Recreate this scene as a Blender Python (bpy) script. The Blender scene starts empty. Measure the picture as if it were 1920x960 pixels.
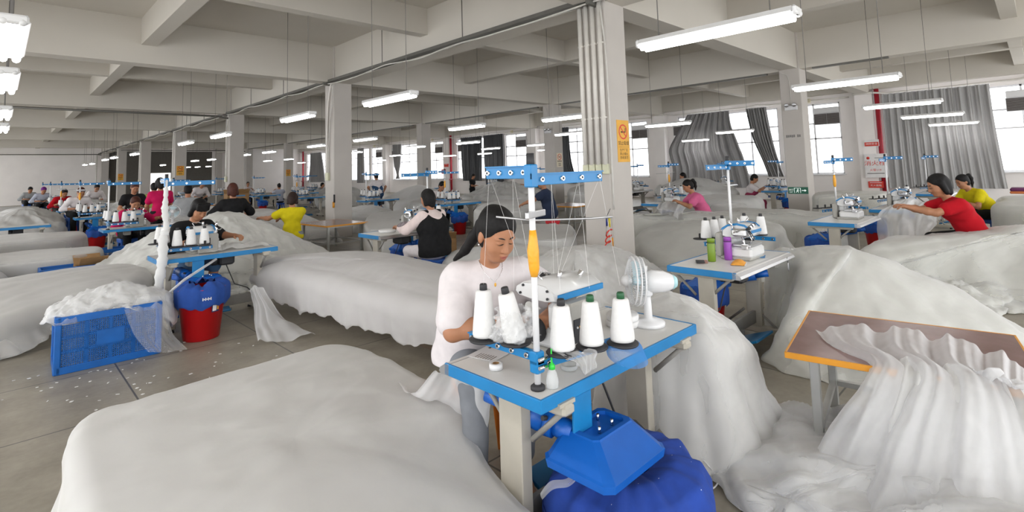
import bpy, bmesh, math, random
import numpy as np
from mathutils import Vector, Matrix
C = bpy.context.scene.collection
SC = bpy.context.scene
random.seed(7)
# ------------------------------------------------------------------ camera, sky, exposure
FPX, CY, YAW, PITCH, ROLL, EYE = 974.2165, 236.2336, math.radians(44.6854), math.radians(4.7288), math.radians(-1.7852), 1.6
cF = np.array([math.sin(YAW)*math.cos(PITCH), math.cos(YAW)*math.cos(PITCH), math.sin(PITCH)])
_r = np.array([math.cos(YAW), -math.sin(YAW), 0.0]); _u = np.cross(_r, cF)
cR = math.cos(ROLL)*_r + math.sin(ROLL)*_u
cU = -math.sin(ROLL)*_r + math.cos(ROLL)*_u
cam = bpy.data.cameras.new('camera'); camo = bpy.data.objects.new('camera', cam); C.objects.link(camo)
camo.matrix_world = Matrix(((cR[0], cU[0], -cF[0], 0), (cR[1], cU[1], -cF[1], 0), (cR[2], cU[2], -cF[2], EYE), (0, 0, 0, 1)))
cam.sensor_fit = 'HORIZONTAL'; cam.sensor_width = 36.0; cam.lens = FPX/1920*36.0
cam.shift_y = -(480-CY)/1920.0
cam.clip_start = 0.05; cam.clip_end = 300
SC.camera = camo
SC.view_settings.view_transform = 'Standard'; SC.view_settings.look = 'None'
SC.view_settings.gamma = 1; SC.view_settings.use_curve_mapping = False
SC.view_settings.exposure = 0.16
SC.cycles.max_bounces = 8; SC.cycles.diffuse_bounces = 4; SC.cycles.glossy_bounces = 3
SC.cycles.transmission_bounces = 6; SC.cycles.transparent_max_bounces = 14
SC.cycles.caustics_reflective = False; SC.cycles.caustics_refractive = False
SC.cycles.sample_clamp_indirect = 6.0
W = bpy.data.worlds.new('overcast sky'); SC.world = W; W.use_nodes = True
bg = W.node_tree.nodes['Background']; bg.inputs[0].default_value = (0.97, 0.985, 1.0, 1); bg.inputs[1].default_value = 3.0
TUBE = 11.5          # radiance of the lit tube lights

def at(px, py, z):
    d = cF + (px-960)/FPX*cR - (py-CY)/FPX*cU
    t = (z-EYE)/d[2]
    return Vector((d[0]*t, d[1]*t, z))
def onY(px, py, Y):
    d = cF + (px-960)/FPX*cR - (py-CY)/FPX*cU
    t = Y/d[1]; return Vector((d[0]*t, Y, EYE+d[2]*t))
def onX(px, py, X):
    d = cF + (px-960)/FPX*cR - (py-CY)/FPX*cU
    t = X/d[0]; return Vector((X, d[1]*t, EYE+d[2]*t))
def dp(px, py, D):
    d = cF + (px-960)/FPX*cR - (py-CY)/FPX*cU
    return Vector((d[0]*D, d[1]*D, EYE+d[2]*D))

# ------------------------------------------------------------------ helpers
MATS = {}
def mat(name, col, rough=0.6, metal=0.0, var=0.06, scale=8.0, emit=0.0, alpha=1.0, trans=0.0, bump=0.0, sheen=0.0, spec=0.5, col2=None):
    if name in MATS: return MATS[name]
    m = bpy.data.materials.new(name); m.use_nodes = True; MATS[name] = m
    nt = m.node_tree; N = nt.nodes; L = nt.links
    b = N['Principled BSDF']
    b.inputs['Roughness'].default_value = rough; b.inputs['Metallic'].default_value = metal
    b.inputs['Specular IOR Level'].default_value = spec
    tc = N.new('ShaderNodeTexCoord'); nz = N.new('ShaderNodeTexNoise'); nz.inputs['Scale'].default_value = scale; nz.inputs['Detail'].default_value = 3
    L.new(tc.outputs['Object'], nz.inputs['Vector'])
    r = N.new('ShaderNodeValToRGB'); c = np.array(col)
    if col2 is None:
        a0 = tuple(np.clip(c*(1-var), 0, 1))+(1,); a1 = tuple(np.clip(c*(1+var), 0, 1))+(1,)
    else: a0 = tuple(col)+(1,); a1 = tuple(col2)+(1,)
    r.color_ramp.elements[0].position = 0.3; r.color_ramp.elements[1].position = 0.7
    r.color_ramp.elements[0].color = a0; r.color_ramp.elements[1].color = a1
    L.new(nz.outputs['Fac'], r.inputs[0]); L.new(r.outputs[0], b.inputs['Base Color'])
    if emit: b.inputs['Emission Color'].default_value = tuple(col)+(1,); b.inputs['Emission Strength'].default_value = emit
    if alpha < 1: b.inputs['Alpha'].default_value = alpha
    if trans: b.inputs['Transmission Weight'].default_value = trans
    if bump:
        bp = N.new('ShaderNodeBump'); bp.inputs['Strength'].default_value = bump; bp.inputs['Distance'].default_value = 0.01
        L.new(nz.outputs['Fac'], bp.inputs['Height']); L.new(bp.outputs[0], b.inputs['Normal'])
    return m
def tulle(name, col, opac, rough=0.9, wrinkle=0.35, wscale=7.0, stretch=(1, 1, 1)):
    m = bpy.data.materials.new(name); m.use_nodes = True; MATS[name] = m
    nt = m.node_tree; N = nt.nodes; L = nt.links
    for n in list(N):
        if n.type != 'OUTPUT_MATERIAL': N.remove(n)
    out = N['Material Output']
    d = N.new('ShaderNodeBsdfDiffuse'); t = N.new('ShaderNodeBsdfTranslucent'); tr = N.new('ShaderNodeBsdfTransparent')
    d.inputs[0].default_value = tuple(col)+(1,); t.inputs[0].default_value = tuple(col)+(1,)
    m1 = N.new('ShaderNodeMixShader'); m1.inputs[0].default_value = 0.3; L.new(d.outputs[0], m1.inputs[1]); L.new(t.outputs[0], m1.inputs[2])
    tc = N.new('ShaderNodeTexCoord'); mp = N.new('ShaderNodeMapping'); mp.inputs['Scale'].default_value = stretch
    L.new(tc.outputs['Object'], mp.inputs[0])
    nz = N.new('ShaderNodeTexNoise'); nz.inputs['Scale'].default_value = wscale; nz.inputs['Detail'].default_value = 3; nz.inputs['Distortion'].default_value = .6
    L.new(mp.outputs[0], nz.inputs['Vector'])
    bp = N.new('ShaderNodeBump'); bp.inputs['Strength'].default_value = wrinkle; bp.inputs['Distance'].default_value = 0.03
    L.new(nz.outputs['Fac'], bp.inputs['Height']); L.new(bp.outputs[0], d.inputs['Normal']); L.new(bp.outputs[0], t.inputs['Normal'])
    if opac < 1:
        m2 = N.new('ShaderNodeMixShader'); L.new(tr.outputs[0], m2.inputs[1]); L.new(m1.outputs[0], m2.inputs[2])
        # a net is denser seen edge-on
        lw = N.new('ShaderNodeLayerWeight'); lw.inputs[0].default_value = 0.35
        mr = N.new('ShaderNodeMapRange'); mr.inputs[3].default_value = opac; mr.inputs[4].default_value = min(1, opac+0.5)
        L.new(lw.outputs['Facing'], mr.inputs[0]); L.new(mr.outputs[0], m2.inputs[0])
        L.new(m2.outputs[0], out.inputs[0])
    else: L.new(m1.outputs[0], out.inputs[0])
    return m

class M:
    """collects shapes into one mesh"""
    def __init__(s): s.v = []; s.f = []; s.m = []; s.s = []; s.mats = []
    def mi(s, m):
        if m not in s.mats: s.mats.append(m)
        return s.mats.index(m)
    def add(s, vs, fs, m, smooth=False):
        o = len(s.v); k = s.mi(m)
        s.v += [tuple(v) for v in vs]; s.f += [tuple(i+o for i in f) for f in fs]
        s.m += [k]*len(fs); s.s += [smooth]*len(fs)
    def box(s, c, d, m, rz=0.0, ch=0.0, R=None):
        x, y, z = d[0]/2, d[1]/2, d[2]/2
        ch = min(ch, x*.9, y*.9, z*.9)
        if ch <= 0:
            vs = [(a*x, b*y, e*z) for e in (-1, 1) for a, b in ((-1, -1), (1, -1), (1, 1), (-1, 1))]
            fs = [(3, 2, 1, 0), (4, 5, 6, 7), (0, 1, 5, 4), (1, 2, 6, 5), (2, 3, 7, 6), (3, 0, 4, 7)]
        else:
            def ring(ix, iy, zz): # octagon
                return [(-ix+ch, -iy, zz), (ix-ch, -iy, zz), (ix, -iy+ch, zz), (ix, iy-ch, zz), (ix-ch, iy, zz), (-ix+ch, iy, zz), (-ix, iy-ch, zz), (-ix, -iy+ch, zz)]
            vs = ring(x-ch*.8, y-ch*.8, -z)+ring(x, y, -z+ch)+ring(x, y, z-ch)+ring(x-ch*.8, y-ch*.8, z)
            fs = [tuple(range(7, -1, -1)), tuple(range(24, 32))]
            for k in range(3):
                for i in range(8): fs.append((k*8+i, k*8+(i+1) % 8, k*8+8+(i+1) % 8, k*8+8+i))
        if R is None: R = Matrix.Rotation(rz, 3, 'Z')
        s.add([R @ Vector(v)+Vector(c) for v in vs], fs, m)
    def cyl(s, p0, p1, r0, r1, m, n=12, caps=True, smooth=True):
        s.tube([p0, p1], [r0, r1], m, n, caps, smooth)
    def tube(s, pts, r, m, n=8, caps=True, smooth=True, closed=False):
        pts = [Vector(q) for q in pts]; k = len(pts)
        rs = r if hasattr(r, '__len__') else [r]*k
        vs = []; up = None
        for i in range(k):
            if closed: t = pts[(i+1) % k]-pts[i-1]
            else: t = pts[min(i+1, k-1)]-pts[max(i-1, 0)]
            if t.length < 1e-9: t = Vector((0, 0, 1))
            t.normalize()
            if up is None: up = Vector((0, 0, 1)) if abs(t.z) < .9 else Vector((1, 0, 0))
            a = up-t*up.dot(t)
            if a.length < 1e-6: a = t.orthogonal()
            a.normalize(); up = a; b = t.cross(a)
            for j in range(n):
                w = 2*math.pi*j/n; vs.append(pts[i]+(a*math.cos(w)+b*math.sin(w))*rs[i])
        fs = []
        for i in range(k if closed else k-1):
            for j in range(n):
                i2 = (i+1) % k
                fs.append((i*n+j, i*n+(j+1) % n, i2*n+(j+1) % n, i2*n+j))
        s.add(vs, fs, m, smooth)
        if caps and not closed:
            o = len(s.v)-len(vs); kk = s.mi(m)
            s.f += [tuple(o+j for j in range(n-1, -1, -1)), tuple(o+(k-1)*n+j for j in range(n))]; s.m += [kk]*2; s.s += [False]*2
    def lathe(s, prof, loc, m, n=24, axis=None, smooth=True, caps=True):
        R = Matrix.Identity(3) if axis is None else Vector((0, 0, 1)).rotation_difference(Vector(axis)).to_matrix()
        vs = []; L = Vector(loc)
        for r, z in prof:
            for j in range(n):
                w = 2*math.pi*j/n; vs.append(R @ Vector((r*math.cos(w), r*math.sin(w), z))+L)
        fs = []
        for i in range(len(prof)-1):
            for j in range(n): fs.append((i*n+j, i*n+(j+1) % n, (i+1)*n+(j+1) % n, (i+1)*n+j))
        if caps:
            if prof[0][0] > 1e-5: fs.append(tuple(range(n-1, -1, -1)))
            if prof[-1][0] > 1e-5: fs.append(tuple((len(prof)-1)*n+j for j in range(n)))
        s.add(vs, fs, m, smooth)
    def prism(s, poly, a, b, m, T=None, smooth=False):
        """poly: 2-D outline, swept from a to b along the third axis; T maps (u,v,w) to xyz"""
        n = len(poly); T = T or (lambda u, v, w: (u, v, w))
        vs = [T(u, v, a) for u, v in poly]+[T(u, v, b) for u, v in poly]
        fs = [tuple(range(n-1, -1, -1)), tuple(range(n, 2*n))]+[(i, (i+1) % n, n+(i+1) % n, n+i) for i in range(n)]
        s.add(vs, fs, m, smooth)
    def grid(s, P, m, cu=False, cv=False, smooth=True):
        P = np.asarray(P); nu, nv = P.shape[:2]
        vs = P.reshape(-1, 3).tolist(); fs = []
        for i in range(nu if cu else nu-1):
            for j in range(nv if cv else nv-1):
                i2, j2 = (i+1) % nu, (j+1) % nv
                fs.append((i*nv+j, i2*nv+j, i2*nv+j2, i*nv+j2))
        s.add(vs, fs, m, smooth)
    def ball(s, c, r, m, nu=12, nv=16):
        r = r if hasattr(r, '__len__') else (r, r, r)
        u = np.linspace(0, math.pi, nu)[:, None]; v = np.linspace(0, 2*math.pi, nv, endpoint=False)[None]
        P = np.stack([c[0]+r[0]*np.sin(u)*np.cos(v), c[1]+r[1]*np.sin(u)*np.sin(v), c[2]+r[2]*np.cos(u)+0*v], -1)
        s.grid(P, m, cv=True)
    def build(s, name, parent=None, fix=True, solid=0.0):
        me = bpy.data.meshes.new(name); me.from_pydata(s.v, [], s.f)
        me.polygons.foreach_set('material_index', s.m); me.polygons.foreach_set('use_smooth', s.s)
        for m in s.mats: me.materials.append(m)
        if fix and len(s.v) < 60000:
            bm = bmesh.new(); bm.from_mesh(me); bmesh.ops.remove_doubles(bm, verts=bm.verts, dist=1e-6)
            bmesh.ops.recalc_face_normals(bm, faces=bm.faces); bm.to_mesh(me); bm.free()
        me.update()
        o = bpy.data.objects.new(name, me); C.objects.link(o)
        if parent: o.parent = parent
        if solid:
            k = o.modifiers.new('thickness', 'SOLIDIFY'); k.thickness = solid; k.offset = 0
        return o
def tag(o, label=None, cat=None, group=None, kind=None):
    if label: o['label'] = label
    if cat: o['category'] = cat
    if group: o['group'] = group
    if kind: o['kind'] = kind
    return o
def thing(name, label, cat, loc=(0, 0, 0), rz=0.0, group=None):
    o = bpy.data.objects.new(name, None); C.objects.link(o); o.empty_display_size = 0.1
    o.location = loc; o.rotation_euler = (0, 0, rz)
    return tag(o, label, cat, group)
def struct(o, label=None): return tag(o, label, None, None, 'structure')
def children(o): return [c for c in C.objects if c.parent == o]
KIDS = {}
def dup(root, loc, rz=None, label=None, group=None, scale=None):
    """copy of a thing with copies of its parts and sub-parts"""
    if root.name not in KIDS: KIDS[root.name] = [(c, children(c)) for c in children(root)]
    r = root.copy(); C.objects.link(r); r.location = loc
    if rz is not None: r.rotation_euler = (0, 0, rz)
    if label: r['label'] = label
    if group: r['group'] = group
    if scale: r.scale = (scale,)*3
    for c, gs in KIDS[root.name]:
        d = c.copy(); C.objects.link(d); d.parent = r
        for g in gs:
            e = g.copy(); C.objects.link(e); e.parent = d
    return r
ORD = ['first', 'second', 'third', 'fourth', 'fifth', 'sixth', 'seventh', 'eighth', 'ninth', 'tenth', 'eleventh', 'twelfth', 'thirteenth', 'fourteenth', 'fifteenth', 'sixteenth', 'seventeenth', 'eighteenth', 'nineteenth', 'twentieth']

# ------------------------------------------------------------------ materials
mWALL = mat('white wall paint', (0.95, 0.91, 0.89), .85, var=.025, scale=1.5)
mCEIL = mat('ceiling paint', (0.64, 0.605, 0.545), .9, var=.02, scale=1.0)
mCOLM = mat('column paint', (0.55, 0.515, 0.48), .8, var=.03, scale=2.0)
mFRAME = mat('window frame', (0.80, 0.80, 0.82), .45)
mSTEEL = mat('brushed steel', (0.52, 0.52, 0.53), .35, 1.0)
mCHROME = mat('chrome', (0.8, 0.8, 0.82), .15, 1.0)
mDARK = mat('dark rubber', (0.025, 0.025, 0.028), .6)
mGREYP = mat('grey paint', (0.36, 0.35, 0.32), .5)
mLEG = mat('beige grey leg paint', (0.42, 0.39, 0.33), .45)
mLEGD = mat('dark grey leg paint', (0.25, 0.24, 0.22), .45)
mBLUE = mat('desk edge blue', (0.006, 0.19, 0.46), .35, var=.08)
mTOP = mat('grey laminate', (0.68, 0.67, 0.65), .38, var=.03)
mWHITE = mat('white plastic', (0.74, 0.74, 0.75), .3, var=.02)
mMACH = mat('white machine enamel', (0.70, 0.70, 0.70), .25, var=.02)
mYARN = mat('white sewing thread', (0.73, 0.725, 0.72), .85, var=.03, scale=60)
mTRAY = mat('galvanised tray', (0.16, 0.155, 0.14), .5, .6)
mPVC = mat('white pvc pipe', (0.76, 0.73, 0.68), .4)
mCABLE = mat('white cable', (0.62, 0.60, 0.56), .6)
mRED = mat('red paint', (0.42, 0.012, 0.03), .4)
mYEL = mat('sign yellow', (0.80, 0.42, 0.05), .6)
mINK = mat('sign ink', (0.06, 0.035, 0.02), .7)
mSIGNR = mat('sign red', (0.70, 0.05, 0.03), .6)
mSIGNW = mat('sign white', (0.85, 0.83, 0.83), .6)
mWIRE = mat('thin wire', (0.16, 0.15, 0.14), .6)
mTUBE = mat('lit tube', (1.0, 0.985, 0.97), .4, emit=TUBE, var=0)
mLAMP = mat('lamp housing', (0.74, 0.74, 0.74), .35)
mCURT = mat('grey blackout curtain', (0.36, 0.355, 0.355), .75, var=.05, scale=2)
mCURTD = mat('dark grey curtain', (0.105, 0.108, 0.116), .8, var=.06, scale=2)
mLOUV = mat('louvre brown', (0.06, 0.045, 0.045), .5)

# ------------------------------------------------------------------ the hall
GX = [-2.1, 6.3, 14.85]; GY = [4.43+8.4*k for k in range(-1, 7)]
WX, YE = 23.0, 55.0
# floor: large cement tiles with dark joints, a worn look
mf = bpy.data.materials.new('cement tile floor'); mf.use_nodes = True
N = mf.node_tree.nodes; L = mf.node_tree.links; b = N['Principled BSDF']
tc = N.new('ShaderNodeTexCoord'); br = N.new('ShaderNodeTexBrick'); mp = N.new('ShaderNodeMapping')
mp.inputs['Location'].default_value = (-0.79/1.17, -4.6/1.17, 0); mp.inputs['Scale'].default_value = (1/1.17,)*3
br.offset = 0; br.inputs['Scale'].default_value = 1; br.inputs['Brick Width'].default_value = 1; br.inputs['Row Height'].default_value = 1
br.inputs['Mortar Size'].default_value = 0.006; br.inputs['Mortar Smooth'].default_value = 0.2
br.inputs['Color1'].default_value = (0.285, 0.258, 0.207, 1); br.inputs['Color2'].default_value = (0.32, 0.292, 0.24, 1); br.inputs['Mortar'].default_value = (0.09, 0.085, 0.08, 1)
n1 = N.new('ShaderNodeTexNoise'); n1.inputs['Scale'].default_value = 3.0; n1.inputs['Detail'].default_value = 8
n2 = N.new('ShaderNodeTexNoise'); n2.inputs['Scale'].default_value = 26.0; n2.inputs['Detail'].default_value = 4
mx = N.new('ShaderNodeMix'); mx.data_type = 'RGBA'; mx.blend_type = 'MULTIPLY'; mx.inputs[0].default_value = 1
rp = N.new('ShaderNodeValToRGB'); rp.color_ramp.elements[0].position = .3; rp.color_ramp.elements[1].position = .75
rp.color_ramp.elements[0].color = (.72, .70, .67, 1); rp.color_ramp.elements[1].color = (1.12, 1.12, 1.12, 1)
ml = N.new('ShaderNodeMath'); ml.operation = 'MULTIPLY_ADD'; ml.inputs[1].default_value = .35; 
L.new(tc.outputs['Object'], mp.inputs[0]); L.new(mp.outputs[0], br.inputs['Vector']); L.new(tc.outputs['Object'], n1.inputs['Vector']); L.new(tc.outputs['Object'], n2.inputs['Vector'])
L.new(n2.outputs['Fac'], ml.inputs[0]); L.new(n1.outputs['Fac'], ml.inputs[2]); 
sb = N.new('ShaderNodeMath'); sb.operation = 'SUBTRACT'; sb.inputs[1].default_value = .17; L.new(ml.outputs[0], sb.inputs[0]); L.new(sb.outputs[0], rp.inputs[0])
L.new(br.outputs['Color'], mx.inputs[6]); L.new(rp.outputs[0], mx.inputs[7]); L.new(mx.outputs[2], b.inputs['Base Color']); b.inputs['Roughness'].default_value = .42
m = M(); m.box((8.2, 25, -.1), (30.1, 62, .2), mf); struct(m.build('floor'))
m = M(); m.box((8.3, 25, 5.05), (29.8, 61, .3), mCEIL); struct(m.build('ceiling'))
def beam(name, c, d):
    m = M(); m.box(c, d, mCEIL); return struct(m.build(name))
k = 0
for x, w, z0 in ((-2.1, .42, 3.95), (6.3, .42, 3.95), (14.85, .42, 3.95), (22.85, .3, 4.1), (2.1, .26, 4.35), (10.55, .26, 4.35), (18.95, .26, 4.35)):
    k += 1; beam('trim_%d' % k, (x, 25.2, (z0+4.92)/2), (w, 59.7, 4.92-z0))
for j in range(-1, 7):
    for y, w, z0 in ((4.43+8.4*j, .40, 3.97), (4.43+8.4*j+4.2, .25, 4.36)):
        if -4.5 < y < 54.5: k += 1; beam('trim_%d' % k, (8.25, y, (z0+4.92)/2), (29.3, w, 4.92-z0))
# columns
for gx in GX[1:]:
    for gy in GY[1:]:
        m = M(); m.box((gx, gy, 2.47), (.5, .5, 4.94), mCOLM, ch=.015); struct(m.build('column'))
# end wall; dark panels stand in for the dimness of its opening
m = M()
for x0, x1, z0, z1 in ((-6.6, 6.5, 0, 4.95), (6.5, 14.4, 4.12, 4.95), (14.4, 23.3, 0, 4.95)): m.box(((x0+x1)/2, YE+.15, (z0+z1)/2), (x1-x0, .3, z1-z0), mWALL)
struct(m.build('wall_back'))
mDIM = mat('dim opening grey', (0.125, 0.115, 0.10), .7, var=.05)
m = M(); m.box((7.95, YE+.25, 2.06), (2.9, .1, 4.12), mDIM); m.box((12.75, YE+.25, 2.06), (3.3, .1, 4.12), mDIM); m.box((10.25, YE+.25, 3.17), (1.7, .1, 1.9), mDIM)
for i in range(20): m.box((10.45, YE+.2, .1+i*.205), (7.9 if i > 10 else .01, .02, .02), mDIM)
struct(m.build('door_1'), 'dark grey panels standing in for the dim opening at the far end')
m = M(); m.box((10.25, YE+3, 1.2), (5, .1, 2.6), mWALL); struct(m.build('wall_corridor'))
# window wall at X = 23
bays = [(4.43+8.4*j) for j in range(-1, 6)]
wins = []
for y0 in bays: wins += [(y0+.85, y0+2.72), (y0+3.1, y0+7.6)]
ZS, ZH = 1.02, 3.8
m = M(); edge = -5.0
m.box((WX+.15, 25, ZS/2), (.3, 60.6, ZS), mWALL); m.box((WX+.15, 25, (ZH+4.95)/2), (.3, 60.6, 4.95-ZH), mWALL)
for a, b2 in wins+[(55.3, 0)]:
    if a > edge: m.box((WX+.15, (edge+a)/2, (ZS+ZH)/2), (.3, a-edge, ZH-ZS), mWALL)
    edge = b2
struct(m.build('wall_right'))
for j in range(0, 7):
    m = M(); m.box((WX-.18, GY[j+1] if j+1 < len(GY) else 54.8, 2.0), (.36, .55, 4.0), mWALL); k += 1; struct(m.build('trim_%d' % k))
mGLASS = bpy.data.materials.new('window glass'); mGLASS.use_nodes = True
N = mGLASS.node_tree.nodes; L = mGLASS.node_tree.links
for n in list(N):
    if n.type != 'OUTPUT_MATERIAL': N.remove(n)
tr = N.new('ShaderNodeBsdfTransparent'); gl = N.new('ShaderNodeBsdfGlossy'); gl.inputs['Roughness'].default_value = .05; ms = N.new('ShaderNodeMixShader'); ms.inputs[0].default_value = .04
L.new(tr.outputs[0], ms.inputs[1]); L.new(gl.outputs[0], ms.inputs[2]); L.new(ms.outputs[0], N['Material Output'].inputs[0])
for i, (a, b2) in enumerate(wins):
    m = M(); w = .055; n = 2 if b2-a < 3 else 4
    for z in (ZS+.03, 2.42, 3.02, ZH-.03): m.box((WX+.12, (a+b2)/2, z), (.08, b2-a, w), mFRAME)
    for q in range(n+1): m.box((WX+.12, a+.03+(b2-a-.06)*q/n, (ZS+ZH)/2), (.08, w, ZH-ZS), mFRAME)
    m.box((WX-.02, (a+b2)/2, ZS-.015), (.3, b2-a+.1, .04), mFRAME)
    f = struct(m.build('window_%d' % (i+1)))
    m = M(); m.box((WX+.13, (a+b2)/2, (ZS+ZH)/2), (.012, b2-a-.06, ZH-ZS-.05), mGLASS); m.build('pane', f)
# painted yellow line on the floor
m = M(); m.box((-.03, 4.2, .003), (.17, 6.6, .004), mat('worn yellow floor paint', (.55, .34, .04), .6, col2=(.68, .44, .07), scale=9)); tag(m.build('floor_line'), 'worn yellow line painted on the cement floor', 'floor line')

# ------------------------------------------------------------------ hanging tube lights
def make_lamp(loc):
    t = thing('tube_light', 'lit twin tube light hanging on wires', 'light', loc, 0, None)
    m = M()
    m.prism([(-.085, .02), (-.05, .062), (.05, .062), (.085, .02), (.07, .012), (-.07, .012)], -.61, .61, mLAMP, lambda u, v, w: (u, w, v))
    for e in (-.625, .625):
        m.box((0, e, .03), (.15, .03, .06), mLAMP, ch=.012)
        for sx in (-.045, .045): m.ball((sx, e, .012), .024, mLAMP, 6, 8)
    m.build('housing', t)
    for sx in (-.038, .038):
        m = M(); m.cyl((sx, -.6, -.012), (sx, .6, -.012), .026, .026, mTUBE, 10); m.build('tube', t)
    for e in (-.45, .45):
        m = M(); m.cyl((0, e, .06), (0, e, 4.9-loc[2]), .0045, .0045, mWIRE, 5); m.lathe([(.045, 4.9-loc[2]), (.045, 4.89-loc[2]), (.012, 4.86-loc[2])], (0, e, 0), mLAMP, 10); m.build('suspension_wire', t)
    return t
LP = [(1190,92,1475,32),(1485,168,1678,145),(1615,203,1764,190),(1687,221,1806,213),(1737,236,1837,231),(680,195,778,180),(528,226,587,216),(394,257,433,252),(336,271,361,266),
 (841,243,908,235),(1016,225,1106,217),(1210,236,1293,231),(1339,249,1415,245),(1275,265,1332,261),(1038,252,1104,249),(860,269,895,266),(902,280,938,277),(894,289,923,287),(988,273,1030,270),(1004,283,1044,281),
 (663,265,706,258),(762,277,797,274),(729,293,756,290),(575,276,611,271),(652,287,680,284),(706,301,724,300),(755,298,771,297),(831,293,856,291),(491,288,518,282),(532,300,551,297),(557,306,574,304),(495,303,509,300),(452,292,466,289),
 (357,303,374,300),(388,301,405,297),(364,314,377,312),(385,313,397,311),(348,317,357,315),(299,310,312,309),(244,291,261,287),(206,297,222,294),(192,301,203,298),(167,308,179,306),(154,310,165,308),(20,147,46,95),(3,207,22,181),(-4,249,10,236),(-7,267,4,258)]
lamps = []
for a in LP:
    q = at((a[0]+a[2])/2, (a[1]+a[3])/2, 2.62)
    f = min(1.0, 51.5/q.y, 22.0/q.x if q.x > 0 else 1)
    if f < 1: q = Vector((q.x*f, q.y*f, 2.62))
    lamps.append(q)
lamps[44] = Vector((.03, 5.05, 2.6)); lamps[45] = Vector((.03, 7.1, 2.6)); lamps[46] = Vector((0.03, 10.3, 2.6)); lamps[47] = Vector((0.03, 13.0, 2.6))
for q in ((0.03, .9), (.03, 2.95), (.03, -1.2), (.03, -3.2), (-4.2, -1.5), (4.1, -2.4), (8.4, -1.8), (-4.2, 1.8), (-4.2, 6.2), (-4.2, 10.5), (12.4, -1.8), (-4.2, 15.0)): lamps.append(Vector((q[0], q[1], 2.62)))  # unseen lamps added along the rows to brighten the foreground
rows = {}
for q in lamps:
    r = min(range(7), key=lambda i: abs(q.x-(0, 4.3, 8.4, 12.4, 16.7, 20.5, -4.2)[i])); rows.setdefault(r, []).append(q)
RN = ['over the left aisle', 'before the near columns', 'beyond the near columns', 'between the column rows', 'beyond the far columns', 'nearest the windows', 'added unseen beyond the left aisle']
lamp0 = None
for r, qs in rows.items():
    qs.sort(key=lambda q: q.y)
    for i, q in enumerate(qs):
        lb = 'lit tube light, %s from the front in the row %s' % (ORD[i], RN[r])
        if lamp0 is None: lamp0 = make_lamp(q); lamp0['label'] = lb; lamp0['group'] = 'hanging tube lights'
        else: dup(lamp0, q, 0, lb, 'hanging tube lights')
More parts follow.
